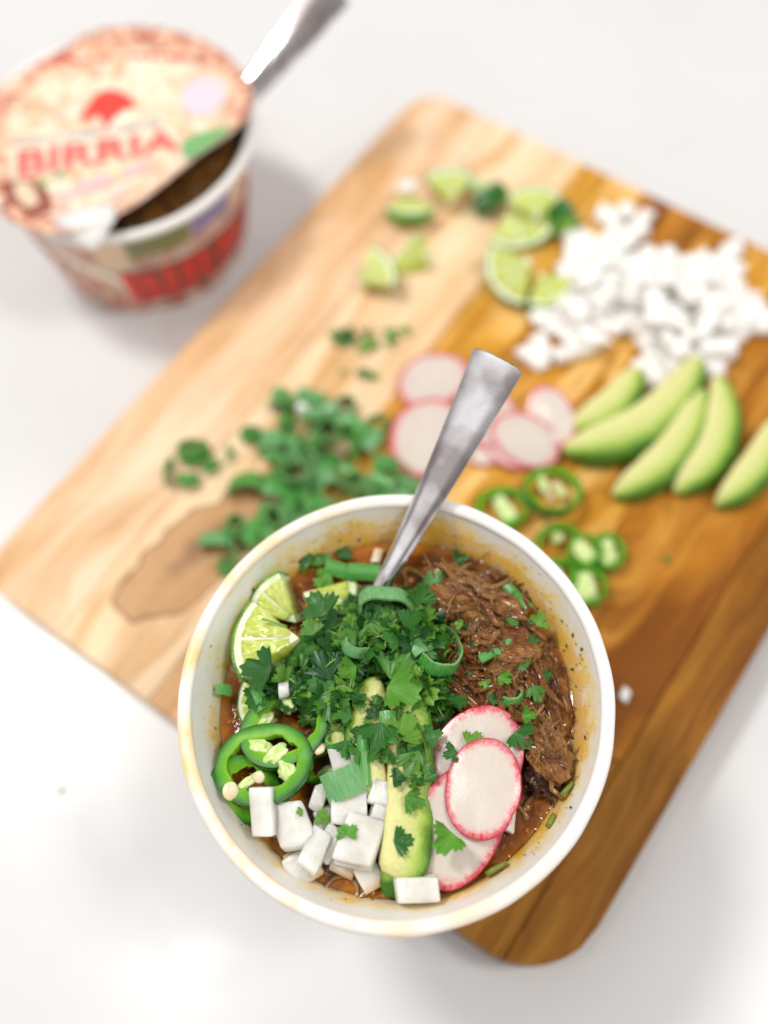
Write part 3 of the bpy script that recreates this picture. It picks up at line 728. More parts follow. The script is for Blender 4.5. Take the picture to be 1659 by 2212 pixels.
# ================================================================== beef in the bowl
def beef(label, gpx, n, spread, flat, rad, mat, seed, big=12, body=None, jitter=.06):
    pts = [at(x, y, z) for x, y, z in gpx]; c = sum(pts, Vector()) / len(pts)
    root = empty('shredded_beef', (c.x, c.y, c.z - .3), label, 'beef', 'shreds of braised beef in the bowl')
    o0 = Vector((c.x, c.y, c.z - .3)); loc = [p - o0 for p in pts]
    L = (loc[-1] - loc[0]); bl = L.length
    V, Fc = blob(bl * .50, spread * 1.15, spread * flat * 1.2 + .16, seed, .35, 44, 90)
    def ridge(x, y, z):
        w2 = y + .25 * nz(x * .9, y * .8, 0, 1, seed + 8); h = .10 * nz(x * .7, w2 * 6, z * 4, 1, seed) + .07 * nz(x * 1.1, w2 * 13, z * 9, 1, seed) + .16 * nz(x * 1.6, y * 1.9, z, 1, seed + 3)
        return (x, y + h * .6 * (1 if y > 0 else -1), z + h * 1.3)
    V = [ridge(*q) for q in V]; UV = [(q[0] * .8, q[1] * 2.2) for q in V]
    b = mk('meat_body', V, Fc, mat, root, uv=UV); b.rotation_euler = (0, 0, math.atan2(L.y, L.x)); b.location = (0, 0, .30 * S)
    fibre_bundle(root, loc, int(n * 1.25), spread * 1.15, flat * 1.15, rad * .85, mat, seed=seed, big=big, jitter=jitter)
beef('pale brown shredded beef with frayed curling ends at the top of the meat', [(935, 1290, 10.35), (985, 1275, 10.65), (1050, 1310, 10.8), (1130, 1350, 10.6)], 93, .62, .42, .048, M['beef_pale'], 11, 24, jitter=.11)
beef('dark beef shreds half sunk in the broth below the far rim', [(970, 1255, 9.8), (1020, 1245, 9.95), (1085, 1275, 9.95), (1130, 1315, 9.85)], 49, .55, .35, .05, M['beef'], 12, 12)
beef('thick light brown beef shreds in the middle of the meat', [(985, 1400, 10.4), (1040, 1370, 10.75), (1100, 1370, 10.75), (1165, 1420, 10.35)], 80, .6, .4, .055, M['beef_pale'], 13, 20, jitter=.08)
beef('reddish brown beef chunk lying beside the cilantro heap', [(960, 1400, 10.2), (985, 1460, 10.45), (1030, 1500, 10.4), (1060, 1540, 10.2)], 68, .6, .4, .055, M['beef'], 14, 14)
beef('brown beef shreds pointing up from behind the radish', [(1060, 1420, 10.3), (1080, 1460, 10.6), (1100, 1510, 10.5), (1115, 1560, 10.3)], 68, .58, .4, .055, M['beef_pale'], 15, 16, jitter=.09)
beef('long beef shreds soaking in broth along the right wall', [(1140, 1365, 9.85), (1170, 1430, 9.95), (1190, 1510, 9.95), (1200, 1600, 9.9)], 74, .55, .35, .05, M['beef'], 16, 14)
beef('dark glossy beef between the radish and the right wall', [(1110, 1430, 10.2), (1150, 1470, 10.35), (1170, 1540, 10.35), (1180, 1600, 10.2)], 68, .55, .4, .05, M['beef'], 17, 14)
beef('big browned beef chunk at the lower right end of the meat', [(1140, 1535, 10.45), (1165, 1590, 10.75), (1190, 1640, 10.65), (1212, 1700, 10.3)], 105, .48, .5, .05, M['beef_pale'], 18, 22)
beef('nearly black beef end sunk beside the stacked radishes', [(1150, 1640, 10.1), (1160, 1680, 10.25), (1185, 1700, 10.2), (1210, 1705, 10.1)], 43, .4, .4, .05, M['beef_dark'], 19, 10)
# noodles showing in the broth
for i, (x, y, lab) in enumerate([(720, 1690, 'curled brown noodle in the gap beside the upper onion piece'), (755, 1920, 'pale noodle under the broth below the onion pieces'), (1130, 1740, 'noodle strands in dark broth right of the radishes'), (880, 1250, 'noodle end in the broth beside the spoon'), (1000, 1220, 'noodle under the broth at the far side of the bowl')]):
    pts = []; c = at(x, y, SZ + .06)
    for q in range(40):
        t = q / 39; pts.append((c.x + (t - .5) * 1.9 + .2 * math.sin(t * 14 + i), c.y + .34 * math.cos(t * 11 + i * 2), c.z + .06 * math.sin(t * 9)))
    tag(mk('noodle', *tube(pts, [.085] * 40, 8), M['noodle']), lab, 'noodle', 'noodles in the broth')

k = NT('broth_bead', .03, 1.0, coat=1.0); k.base((.16, .06, .012)); k.b.inputs['Transmission Weight'].default_value = .3; M['bead'] = k.m  # glossy beads added so the beef shows small bright glints
parts = []
BEEF = [(950, 1280), (1060, 1235), (1150, 1330), (1205, 1450), (1225, 1620), (1200, 1690), (1150, 1650), (1130, 1560), (1060, 1520), (985, 1480)]
dg = None; bpy.context.view_layer.update(); dg = bpy.context.evaluated_depsgraph_get()
for (x, y) in sample(BEEF, 7, 240, 20000):
    p = at(x, y, 12.5); g = at(x, y, 9.0); d = (g - p).normalized(); hit, hp, hn, *_ = sc.ray_cast(dg, p * S, d)
    if hit:
        q = ru(.018, .042); V, Fc = blob(q, q, q * .7, 1, 0, 6, 8); parts.append(([Vector(v_) + hp / S for v_ in V], Fc))
if parts: tag(mk('glint_beads', *join(parts), M['bead']), 'tiny shiny beads added for wet glints on the shredded beef', 'broth beads', kind='stuff')
# ================================================================== lime in the bowl
lime(646, 1378, 11.15, 2.15, 37, 1.0, 177, 'lime wedge with bright cut face and green rind leaning on the left wall', ax=-4, ay=-10, nseg=2, seed=1)
lime(655, 1280, 10.35, 1.75, 40, .8, -22, 'lime wedge lying face up behind the cilantro near the spoon', ax=6, ay=8, nseg=3, seed=2)
lime(592, 1500, 10.5, 1.32, 62, .8, 188, 'pale lime wedge half hidden between cilantro and the left wall', ax=-5, ay=-24, nseg=2, seed=3)
lime(640, 1345, 10.45, 1.7, 30, .8, 140, 'olive lime wedge tucked behind the bright leaning wedge', ax=25, ay=-10, nseg=2, seed=4)
# ================================================================== avocado in the bowl
G = 'avocado slices in the bowl'
avocado((876, 1905), (880, 1480), 10.45, -.22, 1.42, .8, 'long avocado slice with green right edge running from cilantro to the lower wall', ax=0, ay=6, group=G, z1=10.8, blunt=16)
avocado((820, 1898), (925, 1872), 10.1, -.10, 1.15, .8, 'green avocado piece with skin side up just above the lowest onion block', ax=18, group=G, blunt=6, green=.42)
avocado((806, 1740), (800, 1460), 10.45, .45, 1.1, .8, 'short yellow avocado slice under the green strips', ax=0, ay=-14, group=G, z1=10.85, blunt=4)
avocado((735, 1660), (745, 1450), 10.25, .3, .8, .6, 'narrow yellow avocado piece peeking out below the cilantro heap', group=G, z1=10.6, blunt=4)
# ================================================================== jalapenos in the bowl
G = 'jalapeno rings in the bowl'
jalapeno(618, 1572, 10.62, 1.38, 1.2, .40, .42, 30, 'jalapeno ring tucked under the cilantro and the front ring', ax=-6, ay=-8, seed=3, group=G, piths=[(-.45, .55, .34, .24, 40), (.35, .62, .22, .30, 10)], seeds=[])
jalapeno(530, 1705, 10.2, 1.1, .9, .4, .42, -35, 'dark jalapeno ring half sunk beside the lower left wall', ax=10, ay=14, seed=9, group=G)
jalapeno(700, 1655, 10.05, .8, .55, .35, .26, 10, 'small jalapeno ring sunk in broth right of the front ring', ax=4, ay=-6, seed=12, group=G, piths=[(.1, -.25, .32, .2, 20)])
jalapeno(571, 1652, 10.78, 1.45, 1.25, .34, .42, 12, 'bright jalapeno ring with seeds lying on top at the left', ax=-9, ay=-9, seed=1, group=G,
         piths=[(-.10, .62, .36, .26, -40), (.36, .18, .40, .25, 25), (.62, -.36, .24, .40, 25), (-.55, -.42, .44, .15, 25)], seeds=[(-.18, -.42, .16, .4)])
def seed_thing(px, py, z, label, s=1.0):
    o = mk('pepper_seed', *blob(.21 * s, .19 * s, .10, px, .15, 10, 16), M['seed']); put(o, at(px, py, z), (.35, -.2, px)); return tag(o, label, 'seed', 'loose jalapeno seeds in the bowl')
seed_thing(498, 1709, 11.02, 'cream jalapeno seed on the left edge of the front ring', 1.25)
seed_thing(689, 1617, 10.85, 'cream jalapeno seed between the rings and the upper onion')
seed_thing(559, 1679, 11.05, 'cream jalapeno seed lying inside the front ring', .9)
# ================================================================== onion in the bowl
G = 'diced onion in the bowl'
onion(655, 1872, 10.1, 1.0, 1.0, .5, 40, 'onion piece half sunk under the leaning white pieces', 8, 5, group=G)
onion(742, 1868, 10.05, .55, .8, .4, -30, 'thin onion sliver dipping into broth below the big piece', 25, 0, group=G)
onion(795, 1885, 10.1, 1.0, .75, .5, 35, 'translucent onion piece sinking in the broth', 20, 10, group=G, taper=.3)
onion(572, 1752, 10.98, .72, 1.45, .6, 98, 'tall barrel shaped onion piece against the jalapeno ring', 12, -14, bend=.3, group=G)
onion(636, 1785, 10.62, 1.15, 1.35, .6, 105, 'large squarish onion piece with a layer line left of centre', 6, -8, bend=.3, group=G)
onion(678, 1840, 10.75, .68, 1.2, .55, 62 + 180, 'long onion block slanting down toward the near wall', -10, 10, bend=.15, group=G)
onion(712, 1822, 10.45, .6, 1.0, .5, 60, 'onion piece wedged behind the slanting block', 0, 0, bend=.2, group=G)
onion(700, 1770, 10.25, .7, .6, .4, 20, 'small onion piece low between the large ones', 0, 20, group=G)
onion(690, 1722, 10.45, .9, .45, .35, -15, 'narrow onion shard beside the jalapeno ring', 10, 0, group=G, taper=.5)
onion(755, 1742, 10.68, 1.2, 1.1, .6, 5, 'wide flat onion piece just under the grey-green scallion strip', 5, 3, bend=.2, group=G)
onion(778, 1818, 10.80, 1.45, 1.15, .62, -28, 'largest onion piece with a small cilantro leaf on it', -4, 6, bend=.35, group=G)
onion(822, 1778, 10.60, .85, 1.0, .6, 80, 'sparkling onion piece touching the avocado', 10, 12, bend=.2, group=G)
onion(826, 1718, 10.72, .82, .75, .55, 75, 'upper onion cube next to the avocado slice', 0, 6, bend=.15, group=G)
onion(745, 1648, 10.72, .85, .75, .6, 85, 'lone onion cube above the scallion strip', 12, -6, bend=.15, group=G, taper=.3)
onion(902, 1920, 10.62, .72, 1.25, .6, 10, 'rectangular onion block against the near wall below the avocado', 14, 0, bend=.12, group=G)
onion(614, 1492, 10.75, .5, .35, .35, 10, 'small white onion bit showing through cilantro above the jalapeno', group=G)
onion(815, 1203, 10.05, .38, .55, .3, 80, 'tiny white onion bit floating by the far wall left of the spoon', group=G)
onion(1098, 1765, 10.2, .45, .9, .4, 80, 'onion strip mostly hidden under the right edge of the radishes', group=G)
onion(805, 1620, 10.95, .32, .8, .25, 80, 'pale onion sliver standing between the green strips', 0, 20, group=G)
# ================================================================== radish in the bowl
G = 'radish slices in the bowl'
radish(1030, 1640, 10.62, 1.62, 1.28, 62, 'rear radish slice partly covered by the other two', ax=8, ay=-4, seed=2, group=G, dish=-.05)
radish(993, 1782, 10.62, 1.78, 1.22, 68, 'largest radish slice with one cilantro leaf at the front', ax=10, ay=4, seed=5, wob=.07, group=G, dish=-.05)
radish(1043, 1703, 11.02, 1.44, 1.06, 80, 'top radish slice with a notched right edge', ax=4, ay=-3, seed=8, wob=.05, group=G, dish=-.06, notch=(-1.95, -.05, .12))
# ================================================================== scallions in the bowl
G = 'scallion pieces in the bowl'
def strip(px, py, z, w_, l_, rot, label, ax=0, ay=0, mats=None, curve=.25, seed=0, group=None):
    """flat opened piece of scallion: ribbon bent across its width"""
    n = 12; V = []; UV = []; Fc = []; mi = []; rows = 8
    for s_ in (1, -1):
        for i in range(n + 1):
            for j in range(rows + 1):
                x = (i / n - .5) * w_; y = (j / rows - .5) * l_ + .05 * w_ * nz(i * .6, seed, 0, 1, 2) * (1 if j in (0, rows) else 0)
                V.append((x, y, curve * w_ * (1 - (2 * x / w_) ** 2) + s_ * .035 + .03 * nz(x, y, 0, 1.5, seed))); UV.append((i / n * .6, j / rows))
    o = (n + 1) * (rows + 1); R_ = rows + 1
    for i in range(n):
        for j in range(rows):
            q = (i * R_ + j, (i + 1) * R_ + j, (i + 1) * R_ + j + 1, i * R_ + j + 1); Fc.append(q); mi.append(0); Fc.append(tuple(x + o for x in q[::-1])); mi.append(1)
        for j in (0, rows): Fc.append((i * R_ + j, (i + 1) * R_ + j, o + (i + 1) * R_ + j, o + i * R_ + j)); mi.append(2)
    for j in range(rows):
        for i in (0, n): Fc.append((i * R_ + j, i * R_ + j + 1, o + i * R_ + j + 1, o + i * R_ + j)); mi.append(2)
    ob = mk('scallion_strip', V, Fc, mats or SC, mi=mi, uv=UV); put(ob, at(px, py, z), tilt(ang(px, py, z, rot), ax, ay)); return tag(ob, label, 'scallion', group or G)
strip(742, 1692, 11.05, 1.15, .85, 22, 'flat grey-green scallion piece resting across the onion cubes', 8, -4, [M['scal_blue'], M['scal_in'], M['scal_pale']], .12, 1)
strip(786, 1640, 11.1, .34, 1.5, 4, 'narrow dark green scallion strip standing upright over the avocado', 6, 0, None, .2, 2)
strip(838, 1572, 11.25, .48, .95, 2, 'broad dark green strip lying on the avocado below the heap', 0, 4, None, .25, 3)
strip(483, 1491, 10.45, .5, .32, 2, 'tiny dark green scallion square stuck to the left wall', 0, 35, None, .1, 4)
strip(735, 1232, 10.25, .5, 1.0, 70, 'green scallion piece floating by the far left wall', 10, 0, None, .25, 5)
strip(790, 1236, 10.35, .55, 1.1, 84, 'dark scallion piece floating just left of the spoon', 5, 0, None, .3, 6)
strip(1118, 1290, 10.3, .32, 1.15, 38, 'long green scallion strip along the right edge of the meat', 0, -10, None, .25, 7)
strip(1085, 1395, 10.95, .3, .6, -40, 'short scallion shred on the middle of the meat', 0, 0, None, .2, 8)
strip(940, 1258, 10.75, .52, .7, 0, 'short upright scallion tube at the top of the meat', 30, 0, [M['scal_blue'], M['scal_in'], M['scal_pale']], .5, 9)
strip(1060, 1412, 10.95, .28, .75, -60, 'thin dark scallion shred in the dark middle of the meat', 0, 0, None, .2, 10)
strip(556, 1512, 10.9, .5, .7, 30, 'dark scallion piece at the lower left edge of the cilantro', 5, 0, None, .3, 11)
strip(905, 1400, 11.2, .55, .5, 30, 'waxy grey-green scallion flap inside the tall curl', -20, 10, SCB, .2, 12)
scallion(832, 1318, 10.75, .80, .72, .6, 4, 'wide scallion loop curling around the foot of the spoon', ax=58, ay=4, a0=-25, a1=205, seed=1, mats=SCB, group=G, th=.07)
scallion(946, 1405, 10.95, .66, .82, .5, -12, 'open dark green scallion curl at the right edge of the heap', ax=-28, ay=18, a0=-130, a1=175, seed=5, group=G, th=.07)
scallion(1105, 1505, 10.75, .3, .25, .35, 10, 'little scallion ring on the meat above the radishes', ax=-30, seed=7, group=G)
scallion(732, 1600, 10.75, .38, .3, .35, 0, 'dark scallion ring beside the lone onion cube', ax=-30, seed=8, group=G)
scallion(772, 1395, 11.35, .42, .34, .35, 40, 'scallion ring lying in the middle of the cilantro heap', ax=-40, ay=20, seed=9, mats=SCB, group=G)

# ================================================================== cilantro heap
HP = [(545, 1475), (575, 1455), (630, 1432), (668, 1385), (690, 1345), (715, 1318), (770, 1288), (850, 1290), (905, 1262), (945, 1320), (965, 1390), (985, 1450), (968, 1510), (950, 1560), (905, 1530), (850, 1480), (800, 1465), (785, 1560), (725, 1600), (690, 1560), (650, 1500), (560, 1510)]
c0 = at(770, 1430, SZ)
heap = empty('cilantro_heap', c0, 'heap of chopped dark green cilantro piled in the middle of the bowl', 'cilantro')
pts = sample(HP, 13, 258, 12000)
def mound(x, y): return SZ + .30 + 1.15 * min(1, edge_dist(x, y, HP) / 95) ** .7
for i, (x, y) in enumerate(pts):
    z = mound(x, y) + ru(-.06, .16); p = at(x, y, z) - c0
    r = Matrix.Rotation(ru(0, 6.28), 3, 'Z') @ Matrix.Rotation(math.radians(random.gauss(0, 26)), 3, 'Y') @ Matrix.Rotation(math.radians(random.gauss(0, 30)), 3, 'X')
    leaf_obj(random.choice(LEAF), p, r.to_euler(), ru(.34, .66) if rnd() < .75 else ru(.66, .95), heap)
# leaf scraps packed beneath the whole leaves
base_parts = []; rs = random.Random(3)
def me_arrays(me):
    a = np.empty(len(me.vertices) * 3); me.vertices.foreach_get('co', a); return a.reshape(-1, 3) / S, [tuple(p.vertices) for p in me.polygons]
LA = [me_arrays(m) for m in LEAF]
for (x, y) in sample(HP, 5.2, 900, 30000):
    a, f = random.choice(LA); s_ = ru(.18, .42); z = mound(x, y) - ru(.02, .38); p = at(x, y, z) - c0
    r = np.array((Matrix.Rotation(ru(0, 6.28), 3, 'Z') @ Matrix.Rotation(ru(-1, 1), 3, 'Y') @ Matrix.Rotation(ru(-1, 1), 3, 'X')))
    base_parts.append(((a * s_) @ r.T + np.array(p), f))
V = np.concatenate([b[0] for b in base_parts]); Fc = []; o_ = 0
for b in base_parts: Fc += [tuple(i + o_ for i in q) for q in b[1]]; o_ += len(b[0])
tag(mk('leaf_scraps', [tuple(q) for q in V], Fc, M['leaf'], heap), kind='stuff')
for i in range(46):
    x, y = random.choice(pts); z = mound(x, y) + .1; p = at(x, y, z) - c0; a = ru(0, 6.28); L = ru(.25, .8)
    q = [p + Vector((math.cos(a), math.sin(a), 0)) * L * (t - .5) + Vector((0, 0, .12 * math.sin(t * 3) + .05 * t)) for t in (0, .33, .66, 1)]
    mk('stem', *tube(q, [.028, .032, .03, .024], 6), M['stem'], heap)
# big pale leaf draped over the right of the heap, other leaves that can be told apart
G = 'loose cilantro leaves in the bowl'
def loose(px, py, z, size, rot, label, bright=0, ax=0, ay=0, k_=0):
    o = leaf_obj((LEAFB if bright else LEAF)[k_], at(px, py, z), tilt(ang(px, py, z, rot), ax, ay), size); return tag(o, label, 'cilantro leaf', G)
loose(842, 1466, 11.4, .90, 52, 'largest light green leaf pointing up right on the cilantro heap', 1, 4, -6, 0)
loose(838, 1482, 11.4, .95, -22, 'wide light green leaf pointing down right on the cilantro heap', 1, 2, 6, 1)
loose(690, 1222, 10.2, .55, 100, 'wet dark leaf floating left of the far scallion pieces', 0, 0, 0, 1)
loose(715, 1240, 10.3, .6, -150, 'shiny light leaf on the broth behind the lime', 1, 8, 0, 2)
loose(735, 1205, 10.15, .45, 60, 'small leaf at the liquid edge under the far wall', 0, 0, 0, 4)
loose(700, 1330, 11.35, 0.82, 120, 'broad dark leaf on the upper left of the heap', 0, 10, 0, 1)
loose(800, 1345, 11.5, 0.92, -80, 'long bluish green leaf hanging down the top of the heap', 0, 10, 0, 3)
loose(584, 1450, 11.1, 0.85, 172, 'dark leaf lying over the lime wedge', 0, 4, -4, 5)
loose(676, 1372, 11.4, 0.54, 110, 'dark leaf beside the white core of the lime', 0, 4, 4, 7)
loose(905, 1302, 11.0, 0.61, 80, 'leaf standing beside the scallion loop near the meat', 0, 20, 10, 2)
loose(770, 1370, 11.5, 0.54, 200, 'yellow-green leaf fragment in the middle of the heap', 1, -10, 10, 2)
loose(770, 1440, 11.45, 0.58, -160, 'pale curled leaf left of the middle of the heap', 1, 12, 8, 3)
loose(712, 1500, 11.1, 0.82, -85, 'grey-green leaf hanging toward the jalapeno rings', 0, -6, 0, 4)
loose(560, 1500, 10.95, 0.54, -120, 'dark leaf at the lower left edge of the heap', 0, -6, 4, 6)
loose(1008, 1608, 11.05, 0.53, 40, 'dark leaf on the rear radish slice', 0, 0, 0, 8)
loose(988, 1625, 11.0, 0.42, 200, 'small dark leaf at the left edge of the rear radish slice', 0, 0, 0, 0)
loose(1112, 1582, 11.0, 0.58, -48, 'dark leaf bridging the rear radish slice and the beef', 0, 10, 6, 5)
loose(980, 1800, 11.1, 0.71, 232, 'bright rounded leaf on the largest radish slice', 1, 0, 0, 4)
loose(750, 1806, 11.35, 0.36, 50, 'small bright leaf on the largest onion piece', 1, 0, 0, 0)
loose(748, 1806, 11.35, 0.32, 130, 'twin of the small bright leaf on the largest onion piece', 1, 0, 0, 2)
loose(655, 1750, 11.12, 0.21, 200, 'tiny leaf scrap on the large squarish onion piece', 0, 0, 0, 3)
loose(850, 1818, 11.1, 0.54, 8, 'dark leaf on the avocado beside the onion', 0, 0, 0, 1)
loose(885, 1672, 11.3, 0.61, -70, 'dark leaf on the green edge of the avocado', 0, 0, 0, 11)
loose(848, 1682, 11.1, 0.38, 0, 'little dark leaf on the yellow part of the avocado', 0, 0, 0, 6)
loose(862, 1596, 11.3, .75, 60, 'dark leaf across the upper avocado under the green strip', 0, 6, 0, 6)
loose(905, 1622, 11.25, .8, -110, 'leaf hanging over the green edge of the avocado', 0, 0, 8, 3)
loose(874, 1722, 11.25, .6, -20, 'leaf on the avocado level with the upper onion pieces', 0, 0, 0, 8)
loose(822, 1560, 11.4, .8, -95, 'leaf drooping from the heap over the short avocado slice', 0, 6, 0, 0)
loose(1105, 1350, 11.15, 0.29, 70, 'bright small leaf on the middle of the beef', 1, 0, 0, 1)
loose(1158, 1352, 10.75, 0.42, 60, 'leaf at the right edge of the beef by the wall', 0, 0, 0, 2)
loose(1140, 1440, 10.8, 0.51, 150, 'leaf cluster on the beef near the right wall', 0, 0, 0, 9)
loose(1075, 1462, 11.0, 0.42, -30, 'bright leaf on the beef above the radish', 1, 0, 0, 3)
loose(1152, 1480, 10.9, 0.51, -70, 'dark leaf on the lower right beef', 0, 0, 0, 8)
loose(1052, 1502, 10.95, 0.42, 10, 'leaf tucked above the rear radish slice', 0, 0, 0, 4)
loose(1128, 1548, 11.1, 0.36, 0, 'light leaf on top of the big browned beef chunk', 1, 0, 0, 4)
loose(1000, 1350, 11.2, 0.26, 160, 'thin leaf scrap on the pale shredded beef', 1, 0, 0, 2)
loose(685, 1755, 10.8, 0.42, -40, 'dark curled leaf between the onion pieces', 0, 10, 0, 7)
loose(672, 1215, 10.3, 0.47, 160, 'dark leaf floating by the far left wall', 0, 0, 0, 9)
loose(985, 1213, 10.15, 0.38, 20, 'wet dark leaf in the broth by the far wall', 0, 0, 0, 5)
for (x, y) in sample([(760, 1500), (850, 1500), (935, 1590), (925, 1690), (850, 1690), (800, 1620), (730, 1610)], 17, 46):
    tag(leaf_obj(random.choice(LEAF), at(x, y, 11.15 + ru(-.05, .1)), tilt(ru(0, 6.28), ru(-20, 20), ru(-20, 20)), ru(.25, .6)), 'small cilantro scrap scattered over the upper avocado', 'cilantro leaf', 'cilantro scraps on the avocado')
for (x, y) in sample([(990, 1330), (1150, 1340), (1180, 1480), (1120, 1540), (960, 1440)], 30, 16):
    tag(leaf_obj(random.choice(LEAF), at(x, y, 10.98), tilt(ru(0, 6.28), ru(-20, 20), ru(-20, 20)), ru(.14, .3)), 'tiny green scrap sprinkled on the beef', 'cilantro leaf', 'green scraps on the beef')
def stick(p0, p1, z, label, r=.035):
    A = at(*p0, z); B = at(*p1, z); C = (A + B) / 2
    o = mk('herb_stem', *tube([A - C, (A - C) * .3 + Vector((0, 0, .02)), (B - C) * .5, B - C], [r, r * 1.1, r, r * .8], 7), M['olive_stem'] if 'olive' in label else M['stem'], loc=C); return tag(o, label, 'stem')
stick((566, 1337), (620, 1353), 11.22, 'thin green stem lying on the bright lime wedge')
stick((650, 1352), (705, 1335), 10.9, 'thin dark stem across the lime behind the heap', .025)
stick((1212, 1718), (1238, 1690), 10.62, 'olive chive bit stuck to the right wall', .07)
stick((1183, 1788), (1198, 1758), 10.45, 'olive chive bit stuck to the lower right wall', .09)
stick((1050, 1888), (1095, 1862), 10.35, 'olive strip at the near edge beside the radish', .08)
stick((975, 1655), (990, 1648), 11.0, 'tiny olive bit on the left edge of the radish', .03)

# ================================================================== spoons
def spoon(P0, P1, label, length, wend, wneck, twist=0.0, group=None):
    """handle runs from the neck at P0 to its end P1; the spoon head continues below P0"""
    d = (P1 - P0); L = d.length; X = d.normalized(); Zc = Vector((0, 0, 1)); Yv = Zc.cross(X).normalized(); Zv = X.cross(Yv)
    if twist: 
        R = Matrix.Rotation(twist, 3, X); Yv = R @ Yv; Zv = R @ Zv
    root = empty('spoon', P0, label, 'spoon', group, Matrix((X, Yv, Zv)).transposed().to_euler())
    V = []; Fc = []; n = 44
    for i in range(n + 1):
        t = i / n; x = -.6 + (L + .6) * t; q = max(0, x / L)
        wd = wneck + (wend - wneck) * q ** 1.15; th = .13 + .16 * (1 - q) ** 2
        zc = .30 * (1 - q) ** 3 - .05 * math.sin(q * 3.14)
        ends = 1.0
        ex = x
        sec = [(-.5, -.2), (-.5, .1), (-.37, .40), (-.2, .50), (.2, .50), (.37, .40), (.5, .1), (.5, -.2), (.3, -.5), (-.3, -.5)]
        for (a, b) in sec:
            xx = ex
            if i >= n - 1: xx = ex + .10 * (1 - abs(2 * a) ** 3) - (.0 if i == n else .02); 
            V.append((xx, a * wd * (1 if i < n else .98), zc + b * th * (1 if i < n else .55)))
    m = 10
    for i in range(n):
        for j in range(m): Fc.append((i * m + j, i * m + (j + 1) % m, (i + 1) * m + (j + 1) % m, (i + 1) * m + j))
    Fc.append(tuple(range(m))); Fc.append(tuple(n * m + j for j in range(m - 1, -1, -1)))
    h = mk('handle', V, Fc, M['steel'], root, smooth=True)
    bv = h.modifiers.new('b', 'BEVEL'); bv.width = .0006; bv.segments = 2; bv.limit_method = 'ANGLE'; bv.angle_limit = math.radians(25)
    V = []; Fc = []; nr, ns = 8, 28
    for s_ in (1, -1):
        for i in range(nr + 1):
            r = i / nr
            for j in range(ns):
                a = 2 * math.pi * j / ns; V.append((-2.9 + 2.4 * r * math.cos(a), 1.5 * r * math.sin(a), .1 - .75 * (1 - r * r) + s_ * .05))
    o_ = (nr + 1) * ns
    for i in range(nr):
        for j in range(ns):
            f = (i * ns + j, (i + 1) * ns + j, (i + 1) * ns + (j + 1) % ns, i * ns + (j + 1) % ns); Fc.append(f); Fc.append(tuple(q + o_ for q in f[::-1]))
    for j in range(ns): Fc.append((nr * ns + j, o_ + nr * ns + j, o_ + nr * ns + (j + 1) % ns, nr * ns + (j + 1) % ns))
    mk('spoon_head', V, Fc, M['steel'], root); return root
spoon(at(846, 1238, 10.35), at(1076, 778, 14.3), 'steel spoon standing in the soup bowl and leaning on its far rim', 8, 1.78, .60, twist=math.radians(-6))

# ================================================================== second cup
CX, CY = -14.1, 35.05; CR = 6.35; CH = 7.0
cup = empty('instant_noodle_cup', (CX, CY, 0), 'printed birria noodle cup with its paper lid half peeled open, at the upper left', 'noodle cup')
def cupr(z): return 4.75 + (6.0 - 4.75) * z / 6.8
V, Fc = lathe([(4.4, .35), (4.55, .0), (4.75, .0)] + [(cupr(z), z) for z in (.15, 1, 2, 3, 4, 5, 6, 6.7)], 128)
mk('cup_wall', V, Fc, M['cup_print'], cup)
mk('cup_lining', *lathe([(.01, .5), (4.5, .5), (5.6, 5.4), (5.95, 6.9)], 96), M['paper'], cup)
mk('cup_rim', *lathe([(6.12 + .23 * math.cos(a), 6.88 + .22 * math.sin(a)) for a in [math.radians(q) for q in range(-150, 206, 22)]], 128), M['paper'], cup)
V, Fc = lathe([(.01, 0), (1, .05), (2, -.03), (3, .06), (4, .0), (5, .04), (5.42, 0)], 64)
V = [(x, y, z + .12 * nz(x, y, 0, .8, 6)) for x, y, z in V]
tag(mk('noodle_broth', V, Fc, M['broth2'], loc=(CX, CY, 5.3)), 'dark brown broth inside the half open noodle cup', 'broth')
parts = []
for i in range(26):
    a = ru(-1.6, .6); r = ru(2, 4.6); c = Vector((CX + r * math.cos(a), CY + r * math.sin(a), 5.42)); h = ru(0, 6.28)
    q = [c + Vector((math.cos(h) * (t - .5) * 2 + .2 * math.sin(t * 12), math.sin(h) * (t - .5) * 2 + .2 * math.cos(t * 12), .06 * math.sin(t * 8))) for t in [k_ / 19 for k_ in range(20)]]
    parts.append(tube(q, [.1] * 20, 6))
tag(mk('noodle_tangle', *join(parts), M['noodle']), 'tangle of brown noodles in the half open noodle cup', 'noodles', kind='stuff')
# lid: anchored at the far left, curled up along the near right
od = (at(420, 420, 7) - at(245, 275, 7)); od.z = 0; od.normalize(); OX, OY = od.x, od.y
LR = 6.42
_q = at(538, 205, 7.1); SPX, SPY = _q.x - CX, _q.y - CY
def lidpt(x, y):
    s_ = x * OX + y * OY; t_ = -x * OY + y * OX; e = max(0, s_ - 2.0)
    z = 7.16 + .095 * e ** 1.7 * (1 + .10 * math.sin(t_ * .9 + .6)) + .05 * nz(x, y, 0, .35, 5)
    k_ = s_ - .058 * e * e
    z += .42 * math.exp(-((x - SPX) ** 2 + (y - SPY) ** 2) / 1.3)
    drop = max(0, -s_ - 5.4) * .25 + max(0, -t_ - 5.9) * .3
    return Vector((OX * k_ - OY * t_, OY * k_ + OX * t_, z - drop))
V = []; UV = []; Fc = []; nr, ns = 26, 96
for s_ in (0, -.035):
    for i in range(nr + 1):
        for j in range(ns):
            a = 2 * math.pi * j / ns; r = LR * i / nr; p = lidpt(r * math.cos(a), r * math.sin(a)); V.append((p.x, p.y, p.z + s_))
o_ = (nr + 1) * ns; mi = []
